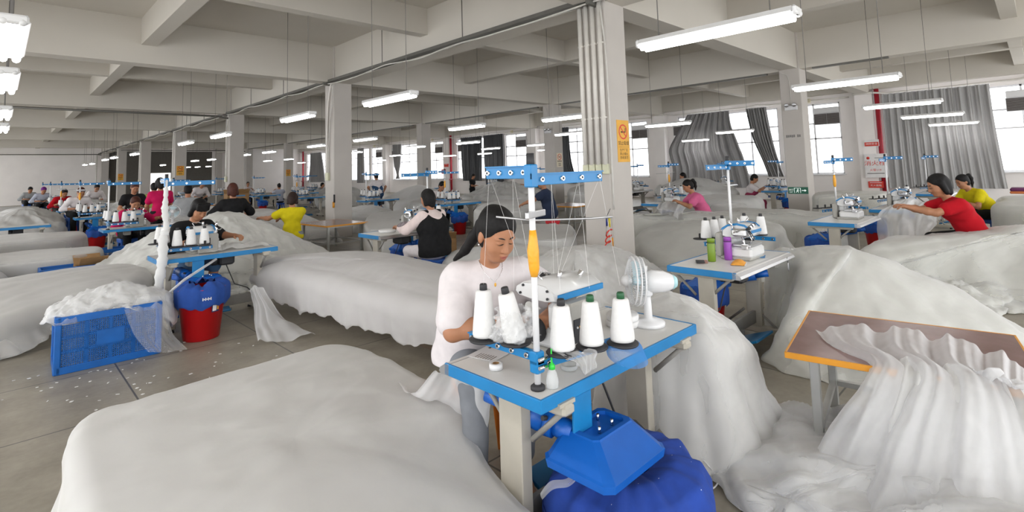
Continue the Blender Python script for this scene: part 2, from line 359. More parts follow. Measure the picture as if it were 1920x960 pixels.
# ------------------------------------------------------------------ people: one continuous surface grown from blended body volumes
def v3(a): return np.array(a, dtype=np.float64)
class SDF:
    def __init__(s): s.p = []
    def cone(s, a, b, ra, rb, k=.02): s.p.append(('c', v3(a), v3(b), ra, rb, k)); return s
    def ell(s, c, r, R=None, k=.02): s.p.append(('e', v3(c), v3(r), np.eye(3) if R is None else np.array(R), 0, k)); return s
    def sub(s, c, r, R=None, k=.01): s.p.append(('s', v3(c), v3(r), np.eye(3) if R is None else np.array(R), 0, k)); return s
    def bbox(s, pad):
        lo = np.full(3, 1e9); hi = -lo
        for t, a, b, c, d, k in s.p:
            if t == 'c':
                for q, r in ((a, c), (b, d)): lo = np.minimum(lo, q-r); hi = np.maximum(hi, q+r)
            elif t == 'e': m = max(b); lo = np.minimum(lo, a-m); hi = np.maximum(hi, a+m)
        return lo-pad, hi+pad
    def mesh(s, h, infl=0.0, cuts=(), noise=0.0):
        lo, hi = s.bbox(3*h+infl+noise); n = np.ceil((hi-lo)/h).astype(int)+1
        f = np.full(n, .25, dtype=np.float32)
        ax = [lo[i]+h*np.arange(n[i]) for i in range(3)]
        for t, a, b, c, d, k in s.p:
            if t == 'c': l2 = np.minimum(a-c, b-d); h2 = np.maximum(a+c, b+d)
            else: m = max(b); l2 = a-m; h2 = a+m
            pad = infl+k*1.5+2.5*h+.012
            i0 = np.maximum(0, np.floor((l2-pad-lo)/h).astype(int)); i1 = np.minimum(n, np.ceil((h2+pad-lo)/h).astype(int)+1)
            if (i1 <= i0).any(): continue
            X = ax[0][i0[0]:i1[0], None, None]; Y = ax[1][None, i0[1]:i1[1], None]; Z = ax[2][None, None, i0[2]:i1[2]]
            sl = tuple(slice(i0[i], i1[i]) for i in range(3))
            if t == 'c':
                ba = b-a; L2 = max(1e-9, ba@ba)
                u = np.clip(((X-a[0])*ba[0]+(Y-a[1])*ba[1]+(Z-a[2])*ba[2])/L2, 0, 1)
                q = np.sqrt((X-a[0]-u*ba[0])**2+(Y-a[1]-u*ba[1])**2+(Z-a[2]-u*ba[2])**2)-(c+(d-c)*u)
            else:
                R = c; x, y, z = X-a[0], Y-a[1], Z-a[2]
                q0 = [(R[0, i]*x+R[1, i]*y+R[2, i]*z)/b[i] for i in range(3)]
                g = np.sqrt(q0[0]**2+q0[1]**2+q0[2]**2); g1 = np.sqrt((q0[0]/b[0])**2+(q0[1]/b[1])**2+(q0[2]/b[2])**2)
                q = g*(g-1)/np.maximum(g1, 1e-6)
            F = f[sl]
            if t == 's':
                w = np.maximum(k-np.abs(F+q), 0)/k; f[sl] = np.maximum(F, -q)+w*w*k*.25
            else:
                w = np.maximum(k-np.abs(F-q), 0)/k; f[sl] = np.minimum(F, q)-w*w*k*.25
        f -= infl
        if noise:
            X = ax[0][:, None, None]; Y = ax[1][None, :, None]; Z = ax[2][None, None, :]
            f = f+noise*(np.sin(31*X+9*Z+2*np.sin(17*Z+5*Y))*np.sin(23*Y-13*Z+1)+.6*np.sin(41*Z+15*X-11*Y+2*np.sin(19*X)))
        for nrm, off in cuts:   # keep nrm.x < off
            f = np.maximum(f, (nrm[0]*ax[0][:, None, None]+nrm[1]*ax[1][None, :, None]+nrm[2]*ax[2][None, None, :]-off).astype(np.float32))
        # surface nets
        S = f < 0
        cnt = sum(S[i:n[0]-1+i, j:n[1]-1+j, k2:n[2]-1+k2].astype(np.int8) for i in (0, 1) for j in (0, 1) for k2 in (0, 1))
        act = (cnt > 0) & (cnt < 8); idx = np.argwhere(act); 
        if len(idx) == 0: return [], []
        vid = np.full(act.shape, -1, dtype=np.int64); vid[act] = np.arange(len(idx))
        acc = np.zeros((len(idx), 3)); num = np.zeros(len(idx))
        cor = [(i, j, k2) for i in (0, 1) for j in (0, 1) for k2 in (0, 1)]
        for c0 in cor:
            for d in range(3):
                if c0[d]: continue
                c1 = list(c0); c1[d] = 1
                A = f[idx[:, 0]+c0[0], idx[:, 1]+c0[1], idx[:, 2]+c0[2]]; B = f[idx[:, 0]+c1[0], idx[:, 1]+c1[1], idx[:, 2]+c1[2]]
                x = (A < 0) != (B < 0); u = np.where(x, A/np.where(x, A-B, 1), 0)
                P = np.tile(np.array(c0, float), (len(idx), 1)); P[:, d] = u
                acc[x] += P[x]; num[x] += 1
        V = lo+h*(idx+acc/np.maximum(num, 1)[:, None])
        Fs = []
        for d in range(3):
            e1, e2 = (d+1) % 3, (d+2) % 3
            s0 = [slice(None)]*3; s1 = [slice(None)]*3
            s0[d] = slice(0, -1); s1[d] = slice(1, None)
            A = S[tuple(s0)]; B = S[tuple(s1)]; E = np.argwhere(A != B)
            ok = (E[:, e1] > 0) & (E[:, e2] > 0) & (E[:, e1] < act.shape[e1]) & (E[:, e2] < act.shape[e2]); E = E[ok]
            def g(o1, o2):
                q = E.copy(); q[:, e1] -= o1; q[:, e2] -= o2; return vid[q[:, 0], q[:, 1], q[:, 2]]
            Q = np.stack([g(1, 1), g(0, 1), g(0, 0), g(1, 0)], 1)
            fl = ~A[E[:, 0], E[:, 1], E[:, 2]]; Q[fl] = Q[fl][:, ::-1]
            Fs.append(Q[(Q >= 0).all(1)])
        return V.tolist(), np.concatenate(Fs).tolist()

def ik(a, b, la, lb, hint):
    a, b, hint = v3(a), v3(b), v3(hint); d = b-a; D = np.linalg.norm(d); u = d/max(D, 1e-6)
    if D > (la+lb)*.995: b = a+u*(la+lb)*.995; D = (la+lb)*.995
    x = (la*la-lb*lb+D*D)/(2*D); hh = math.sqrt(max(0, la*la-x*x))
    p = hint-u*(hint@u); p = p/max(1e-6, np.linalg.norm(p))
    return a+u*x+p*hh, b
def rotm(pitch=0, yaw=0, roll=0):
    return np.array((Matrix.Rotation(yaw, 3, 'Z') @ Matrix.Rotation(pitch, 3, 'X') @ Matrix.Rotation(roll, 3, 'Y')))
SKIN = mat('skin', (0.40, 0.185, 0.10), .5, var=.04, scale=14, spec=.35)
HAIRB = mat('black hair', (0.008, 0.007, 0.007), .62, var=.4, scale=60, spec=.22)
HAIRR = mat('reddish brown hair', (0.06, 0.017, 0.010), .6, var=.3, scale=60, spec=.25)
LIPS = mat('lips', (0.36, 0.11, 0.085), .45); LASH = mat('lash and brow', (0.02, 0.013, 0.01), .7); EYEW = mat('eye white', (.6, .57, .54), .3)
def cloth(name, col, var=.05): return mat(name, col, .9, var=var, scale=22, bump=.15, spec=.2)
def hand(S, w, fd, pn, side, L=1.0, curl=.5, fine=True):
    """palm, four fingers and a thumb; fd = finger direction, pn = palm normal"""
    fd = v3(fd)/np.linalg.norm(fd); pn = v3(pn); pn = pn-fd*(pn@fd); pn /= np.linalg.norm(pn); sd = np.cross(fd, pn)*side
    pc = w+fd*.045*L
    S.cone(w, w+fd*.02*L, .022*L, .024*L, .02)
    for o in (-.024, -.008, .008, .024): S.cone(w+fd*.015*L+sd*o*.6*L, w+fd*.085*L+sd*o*L, .015*L, .0125*L, .015)
    for o, l in ((-.030, .058), (-.010, .070), (.010, .075), (.030, .068)):
        k = w+fd*.085*L+sd*o*.95*L
        d1 = fd*math.cos(curl*.6)+pn*math.sin(curl*.6); d2 = fd*math.cos(curl*1.7)+pn*math.sin(curl*1.7)
        m1 = k+d1*l*.55*L; S.cone(k, m1, .0098*L, .0088*L, .006); S.cone(m1, m1+d2*l*.5*L, .0088*L, .0072*L, .005)
    t0 = w+fd*.03*L+sd*.024*L; t1 = t0+(fd*.6+sd*.7+pn*.35)*.04*L; S.cone(t0, t1, .014*L, .0105*L, .01); S.cone(t1, t1+(fd*.9+sd*.15+pn*.35)*.035*L, .0105*L, .008*L, .006)

def person(label, loc, rz=0.0, vox=.011, sc=1.0, sit=None, lean=12, bend=0, twist=0, headp=20, heady=0, handR=(-.12, -.38, .95), handL=(.12, -.38, .95), elb=None, feet=None,
           top=None, topcol='black', sleeve=.55, pants=None, pantlen=1.0, hair='short', hairm=None, extras=(), neckdeep=0.0, face=True, cap=None, curl=.7, hip=None, name='person', headsc=1.0, fat=1.0, palm=(0, 0, -1), group=None, dry=False, loose=0.0):
    if not dry: root = thing('person', label, 'person', loc, rz, group); root.scale = (sc,)*3
    # joints
    hz = (sit+.10) if sit is not None else .86
    P = v3((0, 0, hz)) if hip is None else v3(hip)
    l = math.radians(lean); T = rotm(l, math.radians(twist))           # lean turns +z towards -y
    up = T @ v3((0, 0, 1)); fw = T @ v3((0, -1, 0)); rt = T @ v3((-1, 0, 0))
    waist = P+up*.16; chest = P+up*.36; nb = P+up*.50+fw*.0
    if bend: 
        B = rotm(l+math.radians(bend), math.radians(twist)); chest = waist+B@v3((0, 0, .20)); nb = waist+B@v3((0, 0, .34)); up2 = B@v3((0, 0, 1)); fw2 = B@v3((0, -1, 0))
    else: up2, fw2 = up, fw
    sR = nb-up2*.055+rt*.165; sL = nb-up2*.055-rt*.165
    HR = rotm(math.radians(headp), math.radians(heady)); 
    hb = nb+up2*.055+v3((0, -.01, .02)); hc = hb+HR@v3((0, -.018, .115*headsc))
    if dry: return hc
    ehR = v3((-.8, .5, -.6)) if elb is None else v3(elb); ehL = ehR*v3((-1, 1, 1))
    eR, wR = ik(sR, handR, .27, .24, ehR); eL, wL = ik(sL, handL, .27, .24, ehL)
    hipR = P+v3((-.085, 0, -.02)); hipL = P+v3((.085, 0, -.02))
    if sit is not None:
        kR = v3((-.12, -.40, sit+.07)); kL = v3((.12, -.40, sit+.07)); aR = v3((-.11, -.38, .08)); aL = v3((.11, -.38, .08))
        if sit+.07 > .5: aR[2] = aL[2] = max(.08, sit+.07-.42)
    else:
        kR = v3((-.09, -.02, .46)); kL = v3((.09, -.02, .46)); aR = v3((-.09, .02, .08)); aL = v3((.09, .02, .08))
    if feet: aR, aL = v3(feet[0]), v3(feet[1]); kR, aR = ik(hipR, aR, .41, .40, (0, -1, .1)); kL, aL = ik(hipL, aL, .41, .40, (0, -1, .1))
    def torso(S, k=.05):
        S.cone(P+v3((-.075, 0, 0)), P+v3((.075, 0, 0)), .112*fat, .112*fat, k)
        S.cone(P+up*.03, waist, .125*fat, .105*fat, k); S.cone(waist+rt*.045, waist-rt*.045, .095*fat, .095*fat, k)
        S.cone(chest+rt*.07, chest-rt*.07, .105*fat, .105*fat, k); S.cone(waist, chest, .105*fat, .11*fat, k)
        S.cone(chest+rt*.06+fw2*.06-up2*.02, chest-rt*.06+fw2*.06-up2*.02, .062, .062, k)
        S.cone(nb-up2*.07+rt*.13, nb-up2*.07-rt*.13, .062, .062, k); S.cone(chest+up2*.03, nb-up2*.05, .10, .06, k)
        S.cone(nb-up2*.03+rt*.02, sR, .045, .058, .04); S.cone(nb-up2*.03-rt*.02, sL, .045, .058, .04)
    S = SDF(); torso(S)
    S.cone(nb-up2*.03, hb+v3((0, 0, .02)), .052, .047, .03); S.cone(hb, hc-HR@v3((0, -.01, .05)), .047, .05, .02)
    q = lambda x, y, z: hc+HR@(v3((x, y, z))*headsc)
    hs = headsc
    S.ell(q(0, .014, .035), v3((.074, .093, .085))*hs, HR, .02); S.ell(q(0, -.022, -.025), v3((.061, .066, .085))*hs, HR, .03)
    S.ell(q(0, -.04, -.085), v3((.036, .036, .028))*hs, HR, .035); S.ell(q(-.036, -.045, -.035), v3((.028, .03, .034))*hs, HR, .02); S.ell(q(.036, -.045, -.035), v3((.028, .03, .034))*hs, HR, .02)
    near = vox < .0085
    if face:
        S.cone(q(0, -.083, .005), q(0, -.100, -.030), .008*hs, .0125*hs, .012); S.ell(q(-.012, -.088, -.034), v3((.009, .009, .007))*hs, HR, .006); S.ell(q(.012, -.088, -.034), v3((.009, .009, .007))*hs, HR, .006)
        S.ell(q(-.03, -.072, .022), v3((.022, .012, .007))*hs, HR, .012); S.ell(q(.03, -.072, .022), v3((.022, .012, .007))*hs, HR, .012)
        if near:
            S.sub(q(-.031, -.092, .005), v3((.017, .012, .009))*hs, HR, .012); S.sub(q(.031, -.092, .005), v3((.017, .012, .009))*hs, HR, .012)
            S.ell(q(-.031, -.074, .004), v3((.015, .012, .0105))*hs, HR, .004); S.ell(q(.031, -.074, .004), v3((.015, .012, .0105))*hs, HR, .004)
            S.ell(q(0, -.084, -.056), v3((.021, .010, .006))*hs, HR, .006); S.ell(q(0, -.082, -.067), v3((.017, .010, .007))*hs, HR, .006)
    for sx in (-1, 1): S.ell(q(sx*.076, .012, -.012), v3((.009, .02, .032))*hs, HR, .008); 
    for s_, e_, w_, sd in ((sR, eR, wR, 1), (sL, eL, wL, -1)):
        S.cone(s_, e_, .050*fat, .039*fat, .03); S.cone(e_, e_+(w_-e_)*.35, .038*fat, .040*fat, .02); S.cone(e_+(w_-e_)*.35, w_, .040*fat, .026, .02)
        hand(S, w_, w_-e_, v3(palm), sd, 1.0, curl, vox < .009)
    for h_, k_, a_ in ((hipR, kR, aR), (hipL, kL, aL)):
        S.cone(h_, k_, .085*fat, .055, .03); S.cone(k_, k_+(a_-k_)*.35+v3((0, .015, 0)), .052, .052, .02); S.cone(k_+(a_-k_)*.35+v3((0, .015, 0)), a_, .050, .034, .02)
        S.cone(a_+v3((0, .02, -.04)), a_+v3((0, -.13, -.055)), .036, .028, .02)
    V, F = S.mesh(vox); m = M(); m.add(V, F, SKIN, True)
    if face:
        rr = .0022*hs if near else .003
        for sx in (-1, 1):
            m.tube([q(sx*(.014+.006*i), -.0885+.0016*i*i*.35+(.002 if near else -.002), .0035-.0035*math.sin(i/5*math.pi)-.001*i) for i in range(6)], [rr*.5, rr, rr*1.1, rr*1.1, rr, rr*.5], LASH, 5)
            m.tube([q(sx*(.012+.008*i), -.088+.0022*i*i*.5, .026+.004*math.sin(i/4*math.pi)) for i in range(5)], [rr*.7, rr*1.5, rr*1.5, rr*1.1, rr*.4], LASH, 5)
        m.tube([q(-.022+.0088*i, -.0935+.0014*(i-2.5)**2*.6, -.0605+(.0012 if i in (2, 3) else 0)) for i in range(6)], [rr*.4, rr*1.3, rr*1.6, rr*1.6, rr*1.3, rr*.4], LIPS, 5)
        if near: m.tube([q(-.014+.0056*i, -.0925+.0012*(i-2.5)**2*.5, -.069) for i in range(6)], [.001, .0035, .0045, .0045, .0035, .001], LIPS, 5)
    m.build('body', root, fix=False)
    # hair
    hm = hairm or HAIRB
    if hair:
        H = SDF(); H.ell(q(0, .020, .042), v3((.082, .100, .090))*hs, HR, .02); H.ell(q(0, .045, -.02), v3((.074, .072, .085))*hs, HR, .03)
        if hair in ('bob', 'long', 'fringe'):
            for sx in (-1, 1): H.cone(q(sx*.072, .01, .03), q(sx*(.075 if hair != 'long' else .07), .02, -.085), .024*hs, .026*hs, .03)
            H.cone(q(0, .07, 0), q(0, .06, -.095), .06*hs, .05*hs, .03)
            if hair == 'long': H.cone(q(.02, .07, -.05), q(.05, .09, -.20), .06*hs, .03*hs, .03)
        if hair == 'fringe':
            for i in range(-3, 4): H.cone(q(i*.018, -.05, .10), q(i*.021, -.085+abs(i)*.006, .040), .022*hs, .014*hs, .012)
        if hair in ('pony', 'ponyhigh', 'ponylow'):
            zb = {'pony': .03, 'ponyhigh': .07, 'ponylow': -.02}[hair]
            g = v3((0, 0, -1)); b0 = q(0, .105, zb); d = HR@v3((0, .05, -.01)); b1 = b0+d
            H.cone(b0, b1, .020, .026, .01)
            pts = [b1, b1+d*.7+g*.06, b1+d*.9+g*.14, b1+d*.8+g*.22]
            if hair == 'ponylow': pts = [b1, b1+d*.5+g*.07+v3((-.02, .02, 0)), b1+d*.8+g*.15+v3((-.06, .05, 0)), b1+d*1.1+g*.21+v3((-.11, .08, 0))]
            for i in range(3): H.cone(pts[i], pts[i+1], (.030, .028, .024)[i], (.028, .024, .009)[i], .02)
        if hair == 'bun': H.ell(q(0, .10, .09), v3((.035, .035, .035)), HR, .01)
        if hair != 'fringe': H.sub(q(0, -.105, -.018), v3((.066, .092, .088))*hs, HR, .012)
        else: H.sub(q(0, -.115, -.045), v3((.070, .088, .082))*hs, HR, .012)
        H.sub(q(0, -.07, -.14), v3((.085, .075, .075))*hs, HR, .01)
        hn = .0022 if near else 0
        V, F = H.mesh(max(vox, .007), 0, noise=hn); m = M(); m.add(V, F, hm, True); m.build('hair', root, fix=False)
    if cap:
        m = M(); R3 = Matrix(HR.tolist())
        m.lathe([(.088, 0), (.088, .03), (.07, .065), (.03, .085), (0, .09)], q(0, .012, .055), cap, 16, axis=HR@v3((0, 0, 1)))
        m.box(q(0, -.105, .058), (.12, .09, .008), cap, R=R3, ch=.003); m.build('cap', root)
    # garment for the upper body
    if top:
        G = SDF(); torso(G)
        if loose: G.cone(P+v3((-.09, 0, -.02)), P+v3((.09, 0, -.02)), .115*fat+loose, .115*fat+loose, .05); G.cone(P+up*.1+rt*.075, chest+rt*.07, .112*fat+loose*.8, .105*fat+loose*.4, .05); G.cone(P+up*.1-rt*.075, chest-rt*.07, .112*fat+loose*.8, .105*fat+loose*.4, .05)
        for s_, e_, w_ in ((sR, eR, wR), (sL, eL, wL)):
            fr = sleeve
            if fr <= 0: continue
            if fr <= 1: G.cone(s_, s_+(e_-s_)*fr, .058*fat+loose*.3, .060*fat+loose*.35, .03)
            else: G.cone(s_, e_, .056*fat, .048*fat, .03); G.cone(e_, e_+(w_-e_)*min(.95, fr-1), .048*fat, .038, .02)
        G.sub(hb+v3((0, 0, .03))+fw2*.02, (.068, .072, .10+neckdeep), None, .01)
        hem = P+v3((0, 0, -.10 if sit is None else -.05))
        cuts = [((0, 0, -1), -(hem[2]))]
        V, F = G.mesh(vox, .012, cuts, .003 if vox < .012 else 0); m = M(); m.add(V, F, top, True); m.build('top', root, fix=False)
    if pants:
        G = SDF(); G.cone(P+v3((-.075, 0, .02)), P+v3((.075, 0, .02)), .116*fat, .116*fat, .04); G.cone(P, P+up*.08, .12*fat, .11*fat, .04)
        for h_, k_, a_ in ((hipR, kR, aR), (hipL, kL, aL)):
            G.cone(h_, h_+(k_-h_)*min(1, pantlen*2), .090*fat, .066 if pantlen >= .5 else .08, .03)
            if pantlen > .5: G.cone(k_, k_+(a_-k_)*min(1, (pantlen-.5)*2), .062, .05, .02)
        V, F = G.mesh(vox, .006, [((0, 0, 1), P[2]+.09)], .002 if vox < .012 else 0); m = M(); m.add(V, F, pants, True); m.build('trousers', root, fix=False)
        if pantlen >= 1:
            m = M()
            for a_ in (aR, aL): m.box(a_+v3((0, -.055, -.055)), (.085, .25, .06), mDARK, ch=.02)
            m.build('shoes', root)
    return root, dict(q=q, HR=HR, nb=nb, hb=hb, wR=wR, wL=wL, P=P)
def person_at(label, px, py, Y, rz=0.0, depth=False, **k):
    """a person whose head centre stands on the given line of sight at distance Y"""
    tgt = dp(px, py, Y) if depth else onY(px, py, Y)
    h = person('', (0, 0, 0), dry=True, **k); dz = tgt.z-h[2]
    if k.get('sit') is not None: k['sit'] = min(.8, max(.22, k['sit']+dz)); 
    else: k['sc'] = min(1.12, max(.86, tgt.z/h[2]))
    if k.get('sit') is not None:
        for hn in ('handR', 'handL'):
            if hn in k: k[hn] = tuple(k[hn])
    h = person('', (0, 0, 0), dry=True, **k)
    s_ = k.get('sc', 1.0); o = Matrix.Rotation(rz, 3, 'Z') @ Vector((h[0], h[1], 0))*s_
    r, inf = person(label, (tgt.x-o.x, tgt.y-o.y, 0), rz, **k)
    inf['sit'] = k.get('sit'); inf['dz'] = tgt.z-h[2]*s_
    return r, inf
def seat_for(label, loc, rz, h, col, kind='stool'):
    """moulded plastic stool: seat with a handle hole, four splayed legs, a skirt"""
    t = thing('plastic_stool', label, 'stool', loc, rz)
    m = M(); m.box((0, 0, h-.012), (.31, .31, .024), col, ch=.011); m.box((0, 0, h-.045), (.30, .30, .06), col, ch=.012); m.build('seat', t)
    for sx in (-1, 1):
        for sy in (-1, 1):
            m = M(); a = (sx*.128, sy*.128, h-.03); b2 = (sx*.165, sy*.165, 0)
            P = []
            for (cx, cy, cz), w in ((a, .055), (b2, .035)):
                P += [(cx-sx*w, cy, cz), (cx, cy, cz), (cx, cy-sy*w, cz), (cx-sx*.012, cy-sy*w, cz), (cx-sx*.012, cy-sy*.012, cz), (cx-sx*w, cy-sy*.012, cz)]
            m.add(P, [(0, 1, 2, 3, 4, 5), (6, 7, 8, 9, 10, 11)]+[(i, (i+1) % 6, 6+(i+1) % 6, 6+i) for i in range(6)], col); m.build('leg', t)
    return t
# ------------------------------------------------------------------ sewing stations
TH = 0.76
def make_table(label, loc, rz, group='sewing tables'):
    """origin under the middle of the top; worker sits on the +y side"""
    t = thing('sewing_table', label, 'sewing table', loc, rz, group)
    m = M(); m.box((0, .005, TH-.02), (1.19, .56, .038), mTOP, ch=.003); m.build('tabletop', t)
    m = M(); e = .012
    m.box((0, -.285+e/2-.004, TH-.024), (1.21, e, .05), mBLUE, ch=.003)
    for sx in (-1, 1): m.box((sx*(.605-e/2), 0, TH-.024), (e, .57, .05), mBLUE, ch=.003)
    m.build('edge_band', t)
    m = M(); pr = [(.255, TH), (.285, TH-.004), (.315, TH-.022), (.325, TH-.04), (.31, TH-.05), (.255, TH-.048)]
    m.prism(pr, -.605, .605, mSTEEL, lambda u, v, w: (w, u, v)); m.build('front_rail', t)
    for sx in (-1, 1):
        lg = M(); x = sx*.47
        lg.box((x, -.01, .40), (.06, .13, .62), mLEG, ch=.004)
        lg.box((x, -.05, .69), (.07, .52, .04), mLEG, ch=.01); lg.box((x, -.05, TH-.047), (.09, .50, .015), mLEG)
        lg.box((x, 0, .06), (.07, .58, .06), mLEG, ch=.01)
        for sy in (-1, 1):
            lg.cyl((x, -.05+sy*.06, .22), (x, -.05+sy*.24, .07), .012, .012, mLEGD, 6)
            lg.cyl((x, -.05+sy*.06, .52), (x, -.05+sy*.22, .67), .012, .012, mLEGD, 6)
            pass
        lo = lg.build('leg', t)
        for sy in (-1, 1): ft = M(); ft.cyl((x, sy*.26, 0), (x, sy*.26, .04), .028, .022, mDARK, 10); ft.build('foot', lo)
    m = M(); m.box((0, -.01, .17), (.90, .03, .11), mLEGD, ch=.004); m.build('crossbar', t)
    m = M(); R = Matrix.Rotation(.35, 3, 'X')
    m.box((0, .12, .10), (.36, .26, .02), mBLUE, R=R, ch=.004); m.box((0, .05, .06), (.40, .03, .03), mLEGD); m.box((0, .05, .13), (.03, .03, .06), mLEGD); m.build('foot_pedal', t)
    m = M(); m.box((.12, .05, TH-.105), (.16, .22, .13), mDARK, ch=.02); m.cyl((.05, .05, TH-.12), (-.02, .05, TH-.12), .05, .05, mDARK, 14); m.build('motor', t); m = M(); m.box((-.22, .06, TH-.09), (.10, .16, .10), mGREYP, ch=.01); m.build('switch_box', t)
    m = M(); m.tube([(.12, .0, TH-.17), (.15, -.02, .5), (.20, -.04, .36), (.33, -.07, .3), (.42, -.1, .2)], .006, mDARK, 6); m.build('power_cable', t)
    return t
def make_machine(label, loc, rz, group='overlock sewing machines', flat=False):
    """stands on the table top; worker on +y, needle end at +x"""
    t = thing('overlock_machine', label, 'sewing machine', loc, rz, group)
    m = M(); m.box((0, .02, .065), (.30, .24, .09), mMACH, ch=.018); m.box((0, .0, .012), (.32, .26, .024), mGREYP, ch=.008); m.build('bed', t)
    m = M(); m.box((.02, .05, .125), (.26, .17, .022), mSTEEL, ch=.006); m.box((.14, .09, .115), (.07, .06, .04), mCHROME, ch=.008); m.build('cloth_plate', t)
    m = M()
    zs = (lambda v: .235+(v-.17)*.62) if flat else (lambda v: v)
    x0, x1 = (-.17, .16) if flat else (-.15, .07)
    pr = [(-.14, .19), (-.13, .24), (-.08, .285), (0, .30), (.07, .29), (.115, .25), (.12, .215), (.10, .19), (.02, .175), (-.08, .17)]
    pr = [(u, zs(v)) for u, v in pr]
    m.prism(pr, x0, x1, mMACH, lambda u, v, w: (w, u, v), True)
    m.box((-.06, -.09, .16), (.17, .10, .13), mMACH, ch=.02)
    for sx in (x0-.005, x1+.005): m.prism([(u*.93-.0, zs(.235)+(v-zs(.235))*.9) for u, v in pr], sx-.006, sx+.006, mMACH, lambda u, v, w: (w, u, v))
    for u, v in ((-.09, .2), (.08, .21), (.06, .27), (-.09, .255)): m.cyl((x0-.018, u, zs(v)), (x0-.010, u, zs(v)), .006, .006, mDARK, 8)
    m.build('arm', t)
    m = M(); st = [(-.145, .24), (-.13, .262), (-.08, .292), (0, .306), (.07, .296), (.108, .268), (.10, .255), (.065, .278), (0, .288), (-.075, .275), (-.12, .248)]
    st = [(u, zs(v)) for u, v in st]
    if not flat: m.prism(st, -.1625, -.156, mBLUE, lambda u, v, w: (w, u, v)); m.prism(st, .076, .0825, mBLUE, lambda u, v, w: (w, u, v)); m.box((-.04, .119, .235), (.22, .006, .025), mBLUE); m.box((-.04, -.136, .225), (.20, .006, .028), mBLUE)
    else: m.box((-.005, -.143, .262), (.335, .008, .028), mBLUE, ch=.002);
    m.build('stripe', t)
    m = M()
    m.box((.105, .03, .23), (.06, .13, .07), mCHROME, ch=.015); m.cyl((.10, .05, .20), (.125, .075, .13), .012, .008, mCHROME, 8); m.box((.125, .085, .135), (.05, .06, .012), mCHROME, ch=.004)
    for i in range(5): m.cyl((.02+.025*i, .10, .285-.006*i), (.03+.025*i, .135, .30-.006*i), .011, .013, mCHROME if i % 2 else mDARK, 10)
    for i in range(4): m.tube([(.09+.012*i, .11, .25), (.12+.01*i, .15, .21-.01*i), (.12+.006*i, .13, .15)], .004, mCHROME if i % 2 else mDARK, 5)
    m.cyl((.10, -.02, .26), (.12, -.05, .33), .009, .012, mCHROME, 8); m.tube([(.13, 0, .24), (.17, .01, .235), (.19, .03, .25)], .007, mGREYP, 6)
    m.build('needle_head', t)
    m = M(); m.cyl((-.16, 0, .10), (-.19, 0, .10), .055, .05, mDARK, 18); m.cyl((-.19, 0, .10), (-.2, 0, .10), .03, .02, mCHROME, 12); m.build('handwheel', t)
    dx, dh = (-.06, .235) if flat else (0, .21)
    m = M(); m.box((dx, -.165, .005+dh/2), (.20, .06, dh), mGREYP, ch=.012); cb = m.build('control_box', t); m = M(); m.box((dx-.03, -.197, .12), (.09, .004, .10), mDARK); 
    for i in range(4): m.cyl((dx-.055+.018*i, -.198, .135), (dx-.055+.018*i, -.203, .135), .005, .005, mYEL if i == 1 else mWHITE, 8)
    m.build('control_panel', cb)
    m = M(); m.cyl((-.02, -.02, .30), (-.02, -.03, .345), .012, .010, mCHROME, 8); m.tube([(-.10, 0, .30), (-.12, .02, .335), (-.06, .05, .34), (0, .05, .32)], .004, mCHROME, 5); m.build('thread_guide', t)
    return t
def spool_arm(m, base, d, L, z, mm, holes=4, w=.052):
    d = Vector(d).normalized(); c = Vector(base)+d*L/2; rz = math.atan2(d.y, d.x); nrm = Vector((-d.y, d.x, 0))
    m.box((c.x, c.y, z), (L, .010, w), mm, rz=rz, ch=.002); m.box((c.x, c.y, z+w/2), (L, .026, .005), mm, rz=rz)
    res = []
    for i in range(holes):
        m = M(); res.append(m); p = Vector(base)+d*L*(.12+.82*i/(holes-1)); m.cyl(Vector((p.x, p.y, z))-nrm*.013, Vector((p.x, p.y, z))+nrm*.013, .010, .010, mCHROME, 10); m.cyl(Vector((p.x, p.y, z))-nrm*.0142, Vector((p.x, p.y, z))+nrm*.0142, .0055, .0055, mDARK, 8)
    return res
def make_stand(label, loc, rz, group='thread stands', lo=.105, hi=.87, la=(.40, .44), ua=(.26, .47)):
    """pole on the table; one pair of arms up high for the thread, one pair low for the cones: along +y and +x"""
    t = thing('thread_stand', label, 'thread stand', loc, rz, group)
    m = M(); m.lathe([(.028, 0), (.028, .012), (.017, .02)], (0, 0, 0), mDARK, 16); m.build('base', t)
    m = M(); m.cyl((0, 0, .01), (0, 0, hi-.02), .0125, .0125, mWHITE, 14); m.build('pole', t)
    m = M(); m.cyl((0, 0, hi-.03), (0, 0, hi+.03), .017, .016, mDARK, 14); m.build('cap', t)
    for d, L, z, w in (((0, 1, 0), ua[0], hi-.045, .05), ((1, 0, 0), ua[1], hi-.075, .046)):
        m = M(); ey = spool_arm(m, (0, 0, 0), d, L, z, mBLUE, 4, w); m.box((0, 0, z), (.042, .042, w+.012), mBLUE, ch=.004); ar = m.build('thread_arm', t)
        for e in ey: e.build('eyelet', ar)
    for d, L, z in (((0, 1, 0), la[0], lo+.012, ), ((1, -.18, 0), la[1], lo-.018)):
        m = M(); ey = spool_arm(m, (0, 0, 0), d, L, z, mBLUE, 5, .034); m.box((0, 0, z), (.044, .044, .05), mBLUE, ch=.005); m.cyl((-.02, -.03, z), (.02, -.03, z), .007, .007, mCHROME, 8); ar = m.build('cone_arm', t)
        for e in ey: e.build('eyelet', ar)
    return t
CONES = [(0, (.0, .28)), (0, (.02, .135)), (1, (.10, -.045)), (1, (.225, -.07)), (1, (.345, -.10))]
def disc_bm(m, p, z):
    m.lathe([(.005, -.006), (.062, -.004), (.066, .002), (.062, .006), (.012, .004), (.012, .05)], (p[0], p[1], z), mDARK, 20)
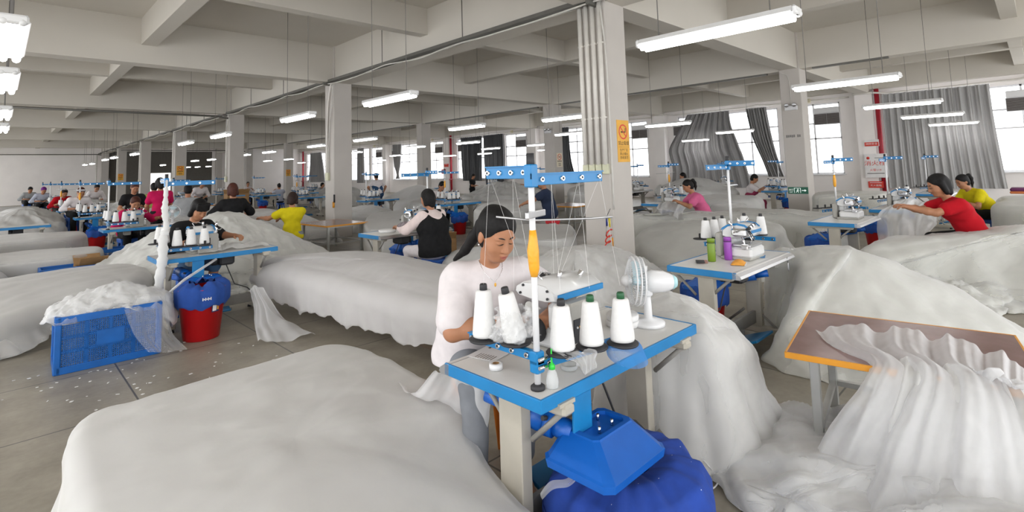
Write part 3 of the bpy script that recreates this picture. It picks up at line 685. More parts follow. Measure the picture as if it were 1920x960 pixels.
def make_cone(label, loc, group, capm=None, h=.165):
    t = thing('thread_cone', label, 'thread cone', loc, 0, group)
    m = M(); m.lathe([(.030, .0), (.0475, .002), (.0495, .012), (.0475, .04), (.033, h-.008), (.029, h), (.014, h+.001)], (0, 0, 0), mYARN, 24); m.build('yarn', t)
    m = M(); m.lathe([(.0165, h-.001), (.0155, h+.022), (.013, h+.026), (.009, h+.024)], (0, 0, 0), capm or mDARK, 14); m.build('core', t)
    return t
mHOP = mat('blue plastic', (0.003, 0.10, 0.44), .4, var=.08)
mBAG = mat('dark blue bag cloth', (0.012, 0.062, 0.30), .85, var=.12, scale=18, bump=.2)
mREDB = mat('red bin plastic', (0.44, 0.003, 0.006), .4, var=.06)
def make_chute(label, loc, rz, group='blue suction chutes'):
    """hangs under the table on a blue plate; origin on the floor below the hopper, table on +y"""
    t = thing('suction_chute', label, 'suction chute', loc, rz, group)
    m = M(); m.box((-.03, .04, .625), (.115, .012, .2), mBLUE, ch=.002); m.build('bracket', t)
    m = M()
    def ring(x0, x1, y0, y1, z, c=.03): return [(x0+c, y0, z), (x1-c, y0, z), (x1, y0+c, z), (x1, y1-c, z), (x1-c, y1, z), (x0+c, y1, z), (x0, y1-c, z), (x0, y0+c, z)]
    rs = [ring(-.19, .20, -.20, .12, .435), ring(-.195, .205, -.205, .125, .465), ring(-.185, .195, -.195, .115, .47), ring(-.09, .17, -.075, .10, .535, .02), ring(-.085, .165, -.07, .095, .54, .02), ring(-.06, .145, -.05, .075, .54, .02), ring(-.06, .145, -.05, .075, .525, .02)]
    m.grid(np.array(rs), mHOP, cv=True, smooth=False); m.f.append(tuple(len(m.v)-8+i for i in range(8))); m.m.append(0); m.s.append(False)
    hp = m.build('hopper', t)
    for sx in (0, .085):
        for sy in (-.02, .05): m = M(); m.cyl((sx, sy, .525), (sx, sy, .55), .006, .006, mCHROME, 8); m.build('bolt', hp)
    m = M(); m.cyl((-.06, .06, .52), (-.075, .16, .535), .042, .042, mHOP, 14); m.cyl((-.077, .145, .533), (-.087, .18, .54), .052, .055, mHOP, 18); m.cyl((-.087, .18, .54), (-.135, .36, .575), .05, .05, mHOP, 18); m.cyl((-.135, .36, .575), (-.165, .46, .595), .032, .032, mHOP, 14)
    m.cyl((-.125, .15, .575), (-.145, .15, .58), .010, .010, mDARK, 8)
    m.build('suction_tube', t)
    return t
def make_bin(label, loc, rz, group='red bins with blue liners', spill=.0):
    t = thing('waste_bin', label, 'bin', loc, rz, group)
    m = M(); m.lathe([(.0, .006), (.135, .0), (.14, .006), (.185, .42), (.193, .425), (.193, .435), (.178, .435), (.13, .02), (0, .02)], (0, 0, 0), mREDB, 32); m.build('bucket', t)
    n, q = 48, 10; P = np.zeros((n, q, 3)); rg = random.Random(5)
    for i in range(n):
        a = 2*math.pi*i/n; w = .010*math.sin(5*a+1)+.007*math.sin(11*a)+.005*math.sin(17*a+2)
        pr = [(.10, .47), (.15, .475), (.185, .46), (.203, .445), (.212, .42), (.212, .385), (.211, .35), (.209, .325), (.206, .305+.5*w), (.20, .295+1.4*w)]
        for j, (r, z) in enumerate(pr):
            f = j/(q-1); rr = r+w*(.5+.6*f)
            P[i, j] = (rr*math.cos(a), rr*math.sin(a), z+w*.5*(1-f)*3+.012*math.cos(a+1)*(j > 4))
    m = M(); m.grid(P, mBAG, cu=True); m.build('liner', t)
    return t
def tulle_wrap(label, loc, L, r, parent=None): pass

T0 = make_table('foreground sewing table with clear corner, blue edge and grey top', (2.03, 1.625, 0), 0)
S0 = make_stand('foreground thread stand with orange tape around its white pole', (1.497, 1.417, TH), 0)
m = M(); m.tube([(0, 0, .42), (.002, 0, .45), (-.002, 0, .52), (0.001, 0, .56), (0, 0, .60)], [.013, .021, .024, .018, .0135], mat('orange sticky tape', (.78, .36, .02), .4, bump=.4, scale=40), 12); m.build('tape_wrap', S0)
m = M(); m.box((0.02, 0, .66), (.16, .016, .026), mSTEEL, rz=.3, ch=.003); m.cyl((-.03, .005, .66), (-.03, -.02, .66), .007, .007, mCHROME, 8); m.cyl((.07, .03, .66), (.07, .01, .66), .006, .006, mDARK, 8); m.tube([(-.10, .10, .655), (0, 0, .637), (.24, -.10, .628), (.34, -.14, .627)], .0042, mSTEEL, 6); m.build('thread_bar', S0)
MF = make_machine('foreground overlock machine with white arm and blue stripe', (1.955, 1.69, TH), 0, flat=True)
M0 = None
K0 = make_chute('big blue suction chute under the foreground table', (1.735, 1.335, .02), 0)
mGRN = mat('green plastic core', (.012, .10, .035), .45)
for i, (k, p) in enumerate([(0, (-.045, .25)), (0, (.01, .125)), (1, (.10, -.045)), (1, (.222, -.095)), (1, (.335, -.165))]):
    z = TH+(.15 if k == 0 else .125)
    dm = M(); disc_bm(dm, (p[0], p[1]), .145 if k == 0 else .12); dm.build('cone_plate', S0)
    lb = ['white thread cone standing alone at the far left of the foreground stand', 'leaning white thread cone in crumpled clear plastic on the foreground stand', 'white thread cone with black core right of the foreground pole', 'white thread cone with green core, middle of the three right of the pole', 'white thread cone with green core beside the fan, on a blue cloth'][i]
    c = make_cone(lb, (S0.location.x+p[0], S0.location.y+p[1], z+.008), 'thread cones on the foreground stand', mGRN if i > 2 else mDARK, .165 if k else .185)
    if i == 1: c.rotation_euler = (-.10, -.16, 0)
# everything further away: copies at their own places
ST = [  # key, x, y, rz, machine?, cones, bin, words
 ('nearL', 1.82, 6.80, 0, 1, 5, 1, 'left table of the woman in the black T-shirt'),
 ('L2', 1.93, 11.75, 0, 1, 5, 0, 'left table behind the woman in the black T-shirt'),
 ('L3', 1.93, 16.3, 0, 1, 5, 1, 'third table of the left row'),
 ('L4', 1.9, 21.0, 0, 1, 5, 1, 'fourth table of the left row'),
 ('L5', 1.9, 25.6, 0, 1, 5, 1, 'fifth table of the left row'),
 ('L6', 1.9, 30.2, 0, 1, 4, 0, 'far table of the left row'),
 ('R1', 4.60, 1.97, math.pi, 1, 5, 1, 'right table with the two flasks'),
 ('R3', 8.45, 2.0, math.pi, 1, 0, 1, 'table at the end of the long white pile'),
 ('R4', 10.75, 1.75, math.pi, 1, 1, 1, 'table of the woman in the red T-shirt'),
 ('R5', 15.3, 1.75, math.pi, 1, 2, 0, 'table of the bent woman by the right curtain'),
 ('VE', 4.25, 6.55, math.pi, 1, 2, 1, 'table of the woman in the black vest'),
 ('PK', 10.6, 5.9, math.pi, 1, 4, 1, 'table of the woman in the pink T-shirt'),
 ('MR', 16.1, 5.4, 0, 1, 4, 1, 'table of the woman in the maroon apron'),
 ('B2', 8.6, 10.85, 0, 1, 5, 1, 'blue-edged table behind the woman in the black vest'),
 ('B1', 8.7, 15.0, 0, 1, 5, 1, 'table right of the second column'),
 ('YE', 8.6, 20.05, 0, 1, 3, 0, 'table beyond the woman in the yellow top'),
 ('W1', 19.5, 8.5, math.pi, 1, 0, 0, 'table under the window by the tied curtain'),
 ('W2', 18.5, 16.6, 0, 1, 3, 1, 'far table before the dark grey curtains'),
 ('W3', 19.0, 20.5, 0, 1, 4, 0, 'table of the standing woman near the dark curtains'),
 ('F1', 8.7, 25.0, 0, 1, 3, 1, 'table by the far cardboard box'),
 ('F2', 10.6, 25.2, 0, 1, 2, 0, 'far table of the woman in lilac'),
 ('F3', 8.8, 31.0, 0, 1, 3, 0, 'far table of the woman in the white top'),
 ('F4', 13.6, 30.5, 0, 1, 3, 0, 'far table of the woman in the grey vest'),
 ('F5', 6.0, 27.0, 0, 1, 2, 0, 'far table left of the black top'),
 ('F6', 15.5, 22.0, 0, 1, 3, 0, 'far table of the man in the blue cap'),
 ('F7', 4.6, 20.0, 0, 1, 2, 0, 'table behind the red top'),
 ('R6', 15.2, 9.6, math.pi, 1, 3, 0, 'table under the cluttered rack by the wall'),
]
B0 = C0 = None; capW = mGREYP
for key, x, y, rz, mc, nc, bn, w in ST:
    R = Matrix.Rotation(rz, 3, 'Z'); o = Vector((x, y, 0))
    tb = dup(T0, o, rz, 'sewing table: '+w)
    P = lambda a, b2, z=0: o+R @ Vector((a, b2, z))
    if M0 is None: M0 = make_machine('white overlock machine on the '+w, P(-.10, .055, TH), rz)
    else: dup(M0, P(-.10, .055, TH), rz, 'white overlock machine on the '+w)
    sd = dup(S0, P(-.533, -.208, TH), rz, 'thread stand on the '+w)
    for c in children(sd):
        if c.name.startswith(('tape_wrap', 'thread_bar')) and key not in ('L3', 'L4', 'YE', 'B2', 'PK', 'R3'): bpy.data.objects.remove(c)
    if bn:
        dup(K0, P(-.20, -.295), rz, 'blue suction chute under the '+w)
        if B0 is None: B0 = make_bin('red bin with blue liner under the '+w, Vector((1.52, 6.10, 0)), rz+2.4); B0.scale = (1.16, 1.16, 1.16)
        else: dup(B0, P(-.20, -.36), rz, 'red bin with blue liner under the '+w, scale=1.0)
    for i in range(nc):
        k, p = CONES[i if nc != 3 else (2, 3, 4)[i]]
        lb = 'white cone on the '+w; q = P(-.533+p[0], -.208+p[1], TH+(.158 if k == 0 else .133))
        if C0 is None: C0 = make_cone(lb, q, 'thread cones of the '+w)
        else: dup(C0, q, 0, lb, 'thread cones of the '+w)
# ------------------------------------------------------------------ heaps and sheets of white net
mTULG = tulle('pale ivory net in layers', (0.76, 0.755, 0.695), 1.0, wrinkle=.16, wscale=3.5)
mTUL = tulle('white net in layers', (0.745, 0.735, 0.71), 1.0, wrinkle=.16, wscale=3.5)
mTULF = tulle('white net in fine folds', (0.70, 0.67, 0.66), 1.0, wrinkle=.22, wscale=3.0, stretch=(.5, .5, 6))
mTULW = tulle('white net crumpled', (0.84, 0.84, 0.835), 1.0, wrinkle=.3, wscale=4.0)
mGAUZ = tulle('sheer white net', (0.86, 0.86, 0.86), .24, wrinkle=.2, wscale=5.0)
mGAUZ2 = tulle('sheer white net doubled', (0.86, 0.86, 0.87), .48, wrinkle=.2, wscale=5.0)
def crm(P, n, closed=True):
    P = np.asarray(P, float); k = len(P); out = []
    seg = k if closed else k-1
    for u in np.linspace(0, seg, n, endpoint=not closed):
        i = min(int(u), seg-1); t = u-i
        if closed: a, b, c, d = P[(i-1) % k], P[i % k], P[(i+1) % k], P[(i+2) % k]
        else: a, b, c, d = P[max(i-1, 0)], P[i], P[min(i+1, k-1)], P[min(i+2, k-1)]
        out.append(.5*((2*b)+(-a+c)*t+(2*a-5*b+4*c-d)*t*t+(-a+3*b-3*c+d)*t**3))
    return np.array(out)
def noi(x, y, z, seed, f):
    r = np.random.RandomState(seed); s = np.zeros_like(x)
    for o in range(4):
        k = r.normal(size=(3, 3))*f*(1.9**o); ph = r.rand(3)*6.28
        w = np.sin(k[0, 0]*x+k[0, 1]*y+k[0, 2]*z+ph[0]); w2 = np.sin(k[1, 0]*x+k[1, 1]*y+k[1, 2]*z+ph[1]+1.6*w)
        s += np.sin(k[2, 0]*x+k[2, 1]*y+k[2, 2]*z+ph[2]+1.4*w2)*.55**o
    return s/1.9
def ridge(x, y, z, seed, f): return 1-2*np.abs(noi(x, y, z, seed, f))
def normals(P, cu):
    du = np.roll(P, -1, 0)-np.roll(P, 1, 0) if cu else np.gradient(P, axis=0)
    dv = np.gradient(P, axis=1); N_ = np.cross(du, dv); return N_/np.maximum(np.linalg.norm(N_, axis=2, keepdims=True), 1e-9)
def pile_grid(pts, c, n, R, flare, fold, na, seed, fq, lift=0.0, dome=1.6, ridg=0.0, hem=0.0):
    O = crm([(p[0], p[1], p[2], p[3] if len(p) > 3 else 0.0) for p in pts], n); xy, zt, zb = O[:, :2], O[:, 2], O[:, 3]
    k_ = np.exp(-.5*(np.arange(-15, 16)/5.0)**2); k_ /= k_.sum(); zt = np.convolve(np.concatenate([zt[-15:], zt, zt[:15]]), k_, 'valid'); zb = np.maximum(zb, 0)+.004; zt = np.maximum(zt, zb+.05)
    tg = np.roll(xy, -1, 0)-np.roll(xy, 1, 0); L = np.linalg.norm(tg, axis=1, keepdims=True); tg /= np.maximum(L, 1e-9)
    area = .5*np.sum(xy[:, 0]*np.roll(xy[:, 1], -1)-np.roll(xy[:, 0], -1)*xy[:, 1]); nr = np.stack([tg[:, 1], -tg[:, 0]], 1)*(1 if area > 0 else -1)
    for _ in range(4): nr = (nr+np.roll(nr, 1, 0)+np.roll(nr, -1, 0)); nr /= np.linalg.norm(nr, axis=1, keepdims=True)
    arc = np.cumsum(np.linalg.norm(xy-np.roll(xy, 1, 0), axis=1)); tot = arc[-1]; rg = np.random.RandomState(seed+5)
    fs = [(max(2, round(tot*q)), rg.rand()*6.28, a) for q, a in ((1.1, .8), (2.3, .7), (4.1, .5), (7.3, .3))]
    def fold_at(s): return sum(a*np.sin(2*math.pi*k*arc/tot+ph+1.5*s) for k, ph, a in fs)
    rows = []; c = np.array(c, float); Rr = np.minimum(R, (zt-zb)*.6)[:, None]
    inn = xy-nr*Rr; m1 = max(10, n//7)
    for t in np.linspace(0.0, 1, m1)**.8:
        rows.append(np.column_stack([c[:2]+(inn-c[:2])*t, c[2]+(zt-c[2])*(t**dome)]))
    for a in np.linspace(0, math.pi/2, 7)[1:]:
        rows.append(np.column_stack([inn+nr*Rr*math.sin(a), zt-Rr[:, 0]*(1-math.cos(a))]))
    z0 = zt-Rr[:, 0]; zb2 = np.maximum(.006, zb+hem*fold_at(2.0)) if hem else zb
    for s in np.linspace(0, 1, max(8, n//12))[1:]:
        f = flare*s**1.6+fold*(s**.8)*fold_at(s)
        rows.append(np.column_stack([xy+nr*np.atleast_1d(f)[:, None], z0+(zb2-z0)*s]))
    P = np.stack(rows, 1); N_ = normals(P, True)
    N_ *= np.sign(np.mean(N_[:, 2:m1-2, 2])+1e-9)
    d = na*noi(P[..., 0], P[..., 1], P[..., 2], seed, fq)
    if ridg: d = d+ridg*ridge(P[..., 0], P[..., 1], P[..., 2]*1.3, seed+3, fq*1.7)
    fade = np.ones(P.shape[1]); fade[:3] = (0, .4, .8); fade[-1] = .3
    P = P+N_*(d*fade)[..., None]
    if lift: P = P+N_*(lift*(1.1+noi(P[..., 0], P[..., 1], P[..., 2], seed+31, fq*1.5)*.8)*fade)[..., None]
    P[..., 2] = np.maximum(P[..., 2], .004)
    return P
def pile(name, label, pts, c, n=110, R=.12, flare=.08, fold=.02, na=.02, seed=1, fq=2.2, layer=True, m=None, cat='fabric pile', dome=1.6, ridg=0.0, group=None, hem=0.0):
    P = pile_grid(pts, c, n, R, flare, fold, na, seed, fq, 0, dome, ridg, hem)
    b = M(); b.grid(P, m or mTUL, cu=True); o = b.build(name, fix=False); tag(o, label, cat, group or 'heaps of white net')
    if layer:
        P2 = pile_grid([(p[0], p[1], p[2], (p[3] if len(p) > 3 else 0)) for p in pts], c, n, R, flare, fold, na, seed, fq, .016, dome, ridg, hem)
        b = M(); b.grid(P2, mGAUZ, cu=True); b.build('net_layer', o, fix=False)
    return o
def sheet(name, label, rows, nu=90, nv=70, fold=.02, freq=5, na=.01, seed=1, m=None, cat='fabric', along='v', ridg=0.0, group=None, parent=None, closed=False):
    R = np.array([crm(r, nu, closed) for r in rows]); P = np.stack([crm(R[:, i], nv, False) for i in range(nu)], 0)
    N_ = normals(P, closed); u = np.linspace(0, 1, nu)[:, None]; v = np.linspace(0, 1, nv)[None]
    rg = np.random.RandomState(seed); ph = rg.rand(6)*6.28; s = u if along == 'v' else v; o_ = v if along == 'v' else u
    f = np.sin(2*math.pi*freq*s+ph[0]+1.2*np.sin(3*o_+ph[1]))+.6*np.sin(2*math.pi*freq*1.9*s+ph[2]+1.5*np.sin(4*o_+ph[3]))+.3*np.sin(2*math.pi*freq*3.7*s+ph[4]+2*o_)
    d = fold*f+na*noi(P[..., 0], P[..., 1], P[..., 2], seed, 4.0)
    if ridg: d = d+ridg*ridge(P[..., 0], P[..., 1], P[..., 2], seed+2, 5.0)
    P = P+N_*d[..., None]; P[..., 2] = np.maximum(P[..., 2], .006)
    b = M(); b.grid(P, m or mGAUZ2, cu=closed); o = b.build(name, parent, fix=False)
    if parent is None: tag(o, label, cat, group)
    return o
FP = 'fabric_pile'
pile(FP, 'big white net pile filling the lower left foreground', [(.30, 3.32, .45), (.62, 3.45, .46), (1.2, 3.44, .46), (1.64, 3.46, .47), (1.78, 3.1, .45), (1.77, 2.5, .44), (1.70, 2.1, .42), (1.585, 1.9, .37), (1.50, 1.55, .31), (1.46, 1.15, .30), (1.2, .7, .29), (.55, .62, .4), (.29, 1.2, .44), (.25, 2.3, .44)], (.95, 2.35, .475), n=220, R=.07, flare=.06, fold=.012, na=.012, seed=3, fq=1.7, ridg=.004)
pile(FP, 'long stack of folded white net behind the seated woman in white', [(2.30, 7.05, .36, .30), (2.5, 7.1, .56, .22), (3.0, 6.75, .60, .14), (3.4, 6.0, .62, .12), (3.55, 5.3, .61, .12), (3.62, 4.5, .57, .1), (3.5, 3.7, .55, .1), (3.15, 3.2, .52, .1), (2.75, 3.3, .50, .15), (2.55, 3.8, .52, .15), (2.44, 4.6, .55, .16), (2.38, 5.4, .56, .16), (2.33, 6.2, .56, .15), (2.26, 6.8, .5, .25)], (2.95, 5.2, .66), n=240, R=.16, flare=-.01, fold=.010, na=.010, seed=8, fq=1.6, ridg=.0015, hem=.022, m=mTULF)
pl = thing('pallet', 'low wooden pallet under the long stack of folded net', 'pallet', (3.08, 5.1, 0))
mPAL = mat('shade dark pallet wood', (.12, .085, .055), .8, var=.2, scale=9)  # wood coloured darker to give the shade under the stack
for i in range(6): m = M(); m.box((0, -1.5+.6*i, .13), (.55, .16, .03), mPAL); m.build('board', pl)
for sx in (-.2, 0, .2): m = M(); m.box((sx, 0, .057), (.1, 3.3, .114), mPAL); m.build('bearer', pl)
pile(FP, 'white cloth covered table behind the front blue crate', [(-.9, 9.3, .42), (.2, 9.35, .43), (1.3, 9.3, .44), (1.5, 8.5, .44), (1.3, 7.75, .42, .1), (.95, 7.35, .40, .16), (.45, 7.1, .38, .1), (.0, 6.78, .34), (-.6, 6.7, .34), (-1.0, 7.4, .4)], (.3, 8.3, .50), n=180, R=.16, flare=.06, fold=.035, na=.02, seed=4, fq=1.5)
pile(FP, 'tall white net mountain behind the woman in the black T-shirt', [(.95, 8.75, .25), (1.0, 9.7, .4), (1.8, 10.4, .72), (2.7, 10.3, .80), (3.5, 9.8, .66), (4.0, 8.8, .40), (3.75, 7.9, .26), (3.0, 7.75, .35), (2.3, 7.9, .6), (1.5, 8.2, .42)], (2.55, 9.1, 1.03), n=190, R=.2, flare=.12, fold=.05, na=.045, seed=12, fq=2.4, ridg=.025, dome=1.25, m=mTULG)
pile(FP, 'white net heap between the foreground table and the near column', [(2.75, 2.35, .5), (3.0, 3.1, .62), (3.6, 3.75, .68), (4.2, 3.85, .7), (4.75, 3.7, .7), (5.05, 3.2, .62), (4.7, 2.65, .5), (3.7, 2.45, .5), (3.1, 2.2, .52)], (3.9, 3.15, .82), n=170, R=.15, flare=.1, fold=.04, na=.035, seed=21, fq=2.4, ridg=.02, dome=1.3)
pile(FP, 'white net cascading over the right end of the foreground table', [(2.66, 1.9, .74), (2.95, 1.98, .77), (3.22, 1.82, .76), (3.36, 1.55, .66), (3.36, 1.36, .52), (3.16, 1.27, .58), (2.95, 1.25, .64), (2.72, 1.28, .70), (2.66, 1.5, .74)], (2.95, 1.62, .80), n=200, R=.12, flare=.13, fold=.030, na=.012, seed=33, fq=3.0, ridg=.006)
pile(FP, 'crumpled white net spilled on the floor at the bottom right', [(2.55, 1.12, .05), (2.95, 1.3, .12), (3.35, 1.33, .13), (3.6, 1.08, .08), (3.6, .72, .16), (3.35, .3, .2), (3.25, -.3, .2), (2.6, -.4, .3), (2.3, -.1, .32), (2.35, .4, .22), (2.5, .72, .06), (2.55, .95, .04)], (2.85, .5, .28), n=230, R=.06, flare=.06, fold=.03, na=.05, seed=41, fq=2.3, m=mTULW, ridg=.035, dome=1.2)
pile(FP, 'pale net mound between the flask table and the brown table', [(4.42, 1.52, .35), (4.38, 1.2, .28), (4.6, .75, .18), (5.2, .3, .12), (6.0, .12, .1), (6.6, .35, .12), (6.75, .9, .3), (6.6, 1.6, .5), (6.0, 2.0, .66), (5.45, 1.95, .70), (5.3, 1.72, .72), (4.9, 1.58, .6)], (5.5, 1.25, .78), n=190, R=.15, flare=.1, fold=.04, na=.03, seed=52, fq=2.6, ridg=.008, dome=1.2, m=mTULG)
pile(FP, 'big pale net mound in front of the woman in the red T-shirt', [(6.95, 1.5, .3), (7.25, 1.1, .2), (7.5, .5, .15), (7.5, -.3, .2), (7.8, -1.3, .4), (9.2, -1.5, .8), (9.8, -.6, .76), (9.3, .25, .72), (8.6, .72, .66), (8.25, 1.3, .62), (7.7, 1.55, .58), (7.3, 1.65, .5)], (8.3, -.1, .80), n=190, R=.2, flare=.2, fold=.06, na=.04, seed=63, fq=1.9, ridg=.009, dome=1.2, m=mTULG)
pile(FP, 'flat tail of net on the floor at the far right', [(6.75, 1.25, .1), (7.0, .8, .1), (7.2, .5, .1), (7.5, .3, .1), (7.9, .0, .12), (8.2, .4, .15), (7.6, .9, .2), (7.1, 1.35, .2)], (7.4, .7, .2), n=110, R=.05, flare=.12, fold=.05, na=.03, seed=64, fq=4, ridg=.03, m=mTULG)
pile(FP, 'long low net stack behind the flask table', [(9.05, 5.9, .6), (9.3, 5.3, .6), (9.75, 4.4, .6), (10.1, 3.5, .6), (10.15, 2.7, .58), (11.2, 2.7, .6), (11.2, 4.4, .62), (10.2, 4.75, .62), (9.7, 5.7, .6)], (10.3, 4.0, .64), n=150, R=.18, flare=.04, fold=.03, na=.025, seed=71, fq=1.5, ridg=.008, m=mTULG)
pile(FP, 'low net heap right of the near column', [(6.9, 3.6, .2), (7.2, 4.6, .4), (8.2, 4.9, .55), (9.2, 4.2, .6), (9.5, 3.2, .55), (8.4, 2.9, .5), (7.3, 2.9, .3)], (8.3, 3.8, .62), n=130, R=.15, flare=.15, fold=.05, na=.03, seed=72, fq=2, dome=1.2, m=mTULG)
pile(FP, 'long white stack in front of the fire cabinet', [(13.35, 3.75, .80), (13.25, 3.1, .82), (13.2, 2.4, .82), (14.3, 2.35, .82), (14.5, 3.75, .80)], (13.8, 3.1, .84), n=110, R=.12, flare=.02, fold=.015, na=.012, seed=81, fq=1.2, m=mTULG)
pile(FP, 'wide white stack at the far right edge', [(10.9, .45, .80), (10.7, -1.2, .80), (13.0, -1.4, .82), (13.3, .45, .82), (12.2, .55, .82)], (12, -.3, .86), n=110, R=.12, flare=.02, fold=.02, na=.012, seed=82, fq=1.2, m=mTULG)
pile(FP, 'white stack beside the woman in the maroon apron', [(11.9, 5.6, .74), (12.4, 4.7, .74), (13.6, 5.0, .74), (14.0, 6.2, .74), (12.9, 6.5, .74)], (12.9, 5.4, .78), n=100, R=.2, flare=.04, fold=.02, na=.02, seed=83, fq=1.5)
pile(FP, 'bright white bundle below the tied curtain', [(14.2, 7.0, .8), (15.6, 6.4, .8), (16.6, 7.4, .85), (15.6, 8.6, .9), (14.5, 8.4, .9)], (15.3, 7.5, 1.15), n=90, R=.2, flare=.1, fold=.05, na=.05, seed=84, fq=2.2, ridg=.02, dome=1.3)
pile(FP, 'box shaped white covered table left of the near column', [(5.35, 5.4, .6), (5.75, 4.75, .6), (6.7, 5.45, .62), (6.85, 5.9, .62), (6.4, 6.5, .62)], (6.1, 5.65, .63), n=100, R=.04, flare=.01, fold=.012, na=.008, seed=85, fq=1.5)
pile(FP, 'white net swell behind the covered table left of the near column', [(3.9, 4.7, .4), (4.2, 5.6, .5), (4.9, 5.9, .5), (5.3, 5.3, .52), (5.7, 4.6, .45), (5.2, 4.1, .4), (4.4, 4.1, .4)], (4.8, 4.9, .62), n=100, R=.15, flare=.06, fold=.03, na=.03, seed=86, fq=2)
pile(FP, 'white covered table below the person in navy', [(7.5, 8.8, .72), (8.3, 7.75, .72), (9.6, 8.3, .74), (10.2, 10.0, .74), (9.35, 10.3, .74)], (8.9, 9.1, .76), n=100, R=.08, flare=.02, fold=.02, na=.015, seed=87, fq=1.6)
pile(FP, 'white covered board leaning left of the woman in the black vest', [(5.0, 8.9, .5), (5.6, 8.5, .5), (7.2, 10.2, .6), (7.4, 11.4, .62), (6.3, 11.3, .6)], (6.3, 10.1, .6), n=80, R=.05, flare=.02, fold=.006, na=.006, seed=88, fq=1.2)
pile(FP, 'fluffy bright net heap left of the foreground pole', [(10.2, 11.3, .7), (11.6, 10.4, .75), (13.2, 12.0, .8), (13.2, 14.2, .8), (11.9, 14.6, .75), (10.8, 13.2, .72)], (11.9, 12.4, 1.16), n=120, R=.2, flare=.1, fold=.06, na=.08, seed=89, fq=2.2, ridg=.05, dome=1.3)
pile(FP, 'domed white heap beyond the blue-edged table by the second column', [(10.6, 16.6, .6), (11.8, 15.8, .6), (13.6, 17.4, .7), (13.2, 19.8, .7), (11.2, 19.0, .65)], (12.0, 17.6, 1.1), n=100, R=.3, flare=.1, fold=.03, na=.03, seed=90, fq=1.2, dome=1.3)
pile(FP, 'white stack left of the blue-edged table near the second column', [(9.4, 13.2, .62), (10.4, 12.0, .62), (11.0, 13.4, .62), (10.4, 15.2, .62), (9.6, 14.6, .62)], (10.3, 13.7, .68), n=90, R=.15, flare=.03, fold=.02, na=.02, seed=91, fq=1.5)
pile(FP, 'white heap under the table by the second column', [(7.0, 13.6, .55), (7.4, 12.4, .5), (8.0, 13.0, .55), (8.1, 14.3, .6), (7.6, 14.8, .6)], (7.6, 13.6, .66), n=80, R=.15, flare=.08, fold=.03, na=.03, seed=92, fq=2)
pile(FP, 'white heap behind the brown table at the second column', [(5.5, 11.6, .3), (5.9, 12.1, .35), (5.75, 13.6, .6), (5.6, 15.4, .7), (4.8, 15.2, .7), (4.8, 13.0, .5), (5.0, 12.0, .35)], (5.4, 13.6, .66), n=90, R=.2, flare=.08, fold=.04, na=.03, seed=93, fq=1.6)
pile(FP, 'white net ridge held by the woman in the yellow top', [(2.9, 11.0, .6), (3.6, 10.7, .55), (4.2, 11.0, .5), (4.3, 12.2, .6), (3.4, 12.6, .7), (2.7, 12.0, .7)], (3.5, 11.6, .86), n=100, R=.2, flare=.1, fold=.05, na=.05, seed=94, fq=2.6, ridg=.03)
pile(FP, 'flat white slab on a low table left of the second left table', [(-.6, 10.5, .50, .3), (.9, 10.25, .50, .3), (1.18, 10.6, .50, .3), (1.2, 11.25, .52, .3), (.3, 11.5, .52, .3), (-.6, 11.4, .5, .3)], (.3, 10.9, .53), n=90, R=.06, flare=0, fold=.01, na=.01, seed=95, fq=1.5)
tt = thing('low_table', 'low grey table under the flat white slab at the left', 'table', (.3, 10.9, 0))
m = M(); m.box((0, 0, .285), (1.5, .8, .03), mGREYP, ch=.005); m.build('tabletop', tt)
for sx in (-.68, .68):
    for sy in (-.33, .33): m = M(); m.box((sx, sy, .135), (.05, .05, .27), mGREYP); m.build('leg', tt)
pile(FP, 'grey white heap at the left edge beside the crate', [(-1.2, 9.7, .5), (-.2, 9.6, .5), (.1, 9.95, .45), (.0, 10.3, .5), (-.3, 12.4, .8), (-1.2, 12.6, .8)], (-.6, 10.9, .80), n=90, R=.2, flare=.08, fold=.05, na=.04, seed=96, fq=1.8)
pile(FP, 'wide white covered stack at the left beyond the slab', [(-1.2, 12.9, .6), (.6, 12.9, .58), (1.2, 13.2, .58), (1.3, 13.9, .6), (.9, 14.05, .6), (-1.2, 14.0, .62)], (.1, 13.4, .66), n=90, R=.1, flare=.03, fold=.02, na=.02, seed=97, fq=1.5)
pile(FP, 'peaked white heap left of the third left table', [(-.4, 16.6, .6), (.4, 16.0, .6), (1.1, 16.2, .6), (1.2, 18.0, .8), (.9, 20.0, .8), (-.5, 19.6, .7)], (.5, 17.8, 1.0), n=90, R=.2, flare=.1, fold=.05, na=.05, seed=98, fq=1.8, ridg=.03)
pile(FP, 'far white slab near the left end of the hall', [(-1.5, 24.0, .72), (.6, 23.5, .72), (.9, 27, .74), (-1.5, 28, .74)], (-.3, 25.6, .78), n=70, R=.1, flare=0, fold=.02, na=.02, seed=99, fq=1)
pile(FP, 'white panel heap in front of the green and red tops', [(2.2, 14.9, .85), (3.3, 14.7, .85), (3.4, 15.4, .9), (2.3, 15.6, .9)], (2.8, 15.15, .93), n=70, R=.06, flare=0, fold=.01, na=.01, seed=100, fq=1)
pile(FP, 'white net draped over the machine on the third left table', [(2.0, 16.15, .98, .765), (2.5, 16.15, .95, .765), (2.5, 16.5, 1.0, .765), (2.0, 16.55, 1.05, .765)], (2.25, 16.35, 1.1), n=60, R=.1, flare=.02, fold=.03, na=.03, seed=130, fq=4)
pile(FP, 'white net bundle on the fourth left table', [(1.5, 20.8, .98, .765), (2.4, 20.8, .95, .765), (2.4, 21.2, 1.0, .765), (1.6, 21.2, 1.05, .765)], (2.0, 21.0, 1.12), n=60, R=.1, flare=.02, fold=.03, na=.03, seed=131, fq=4)
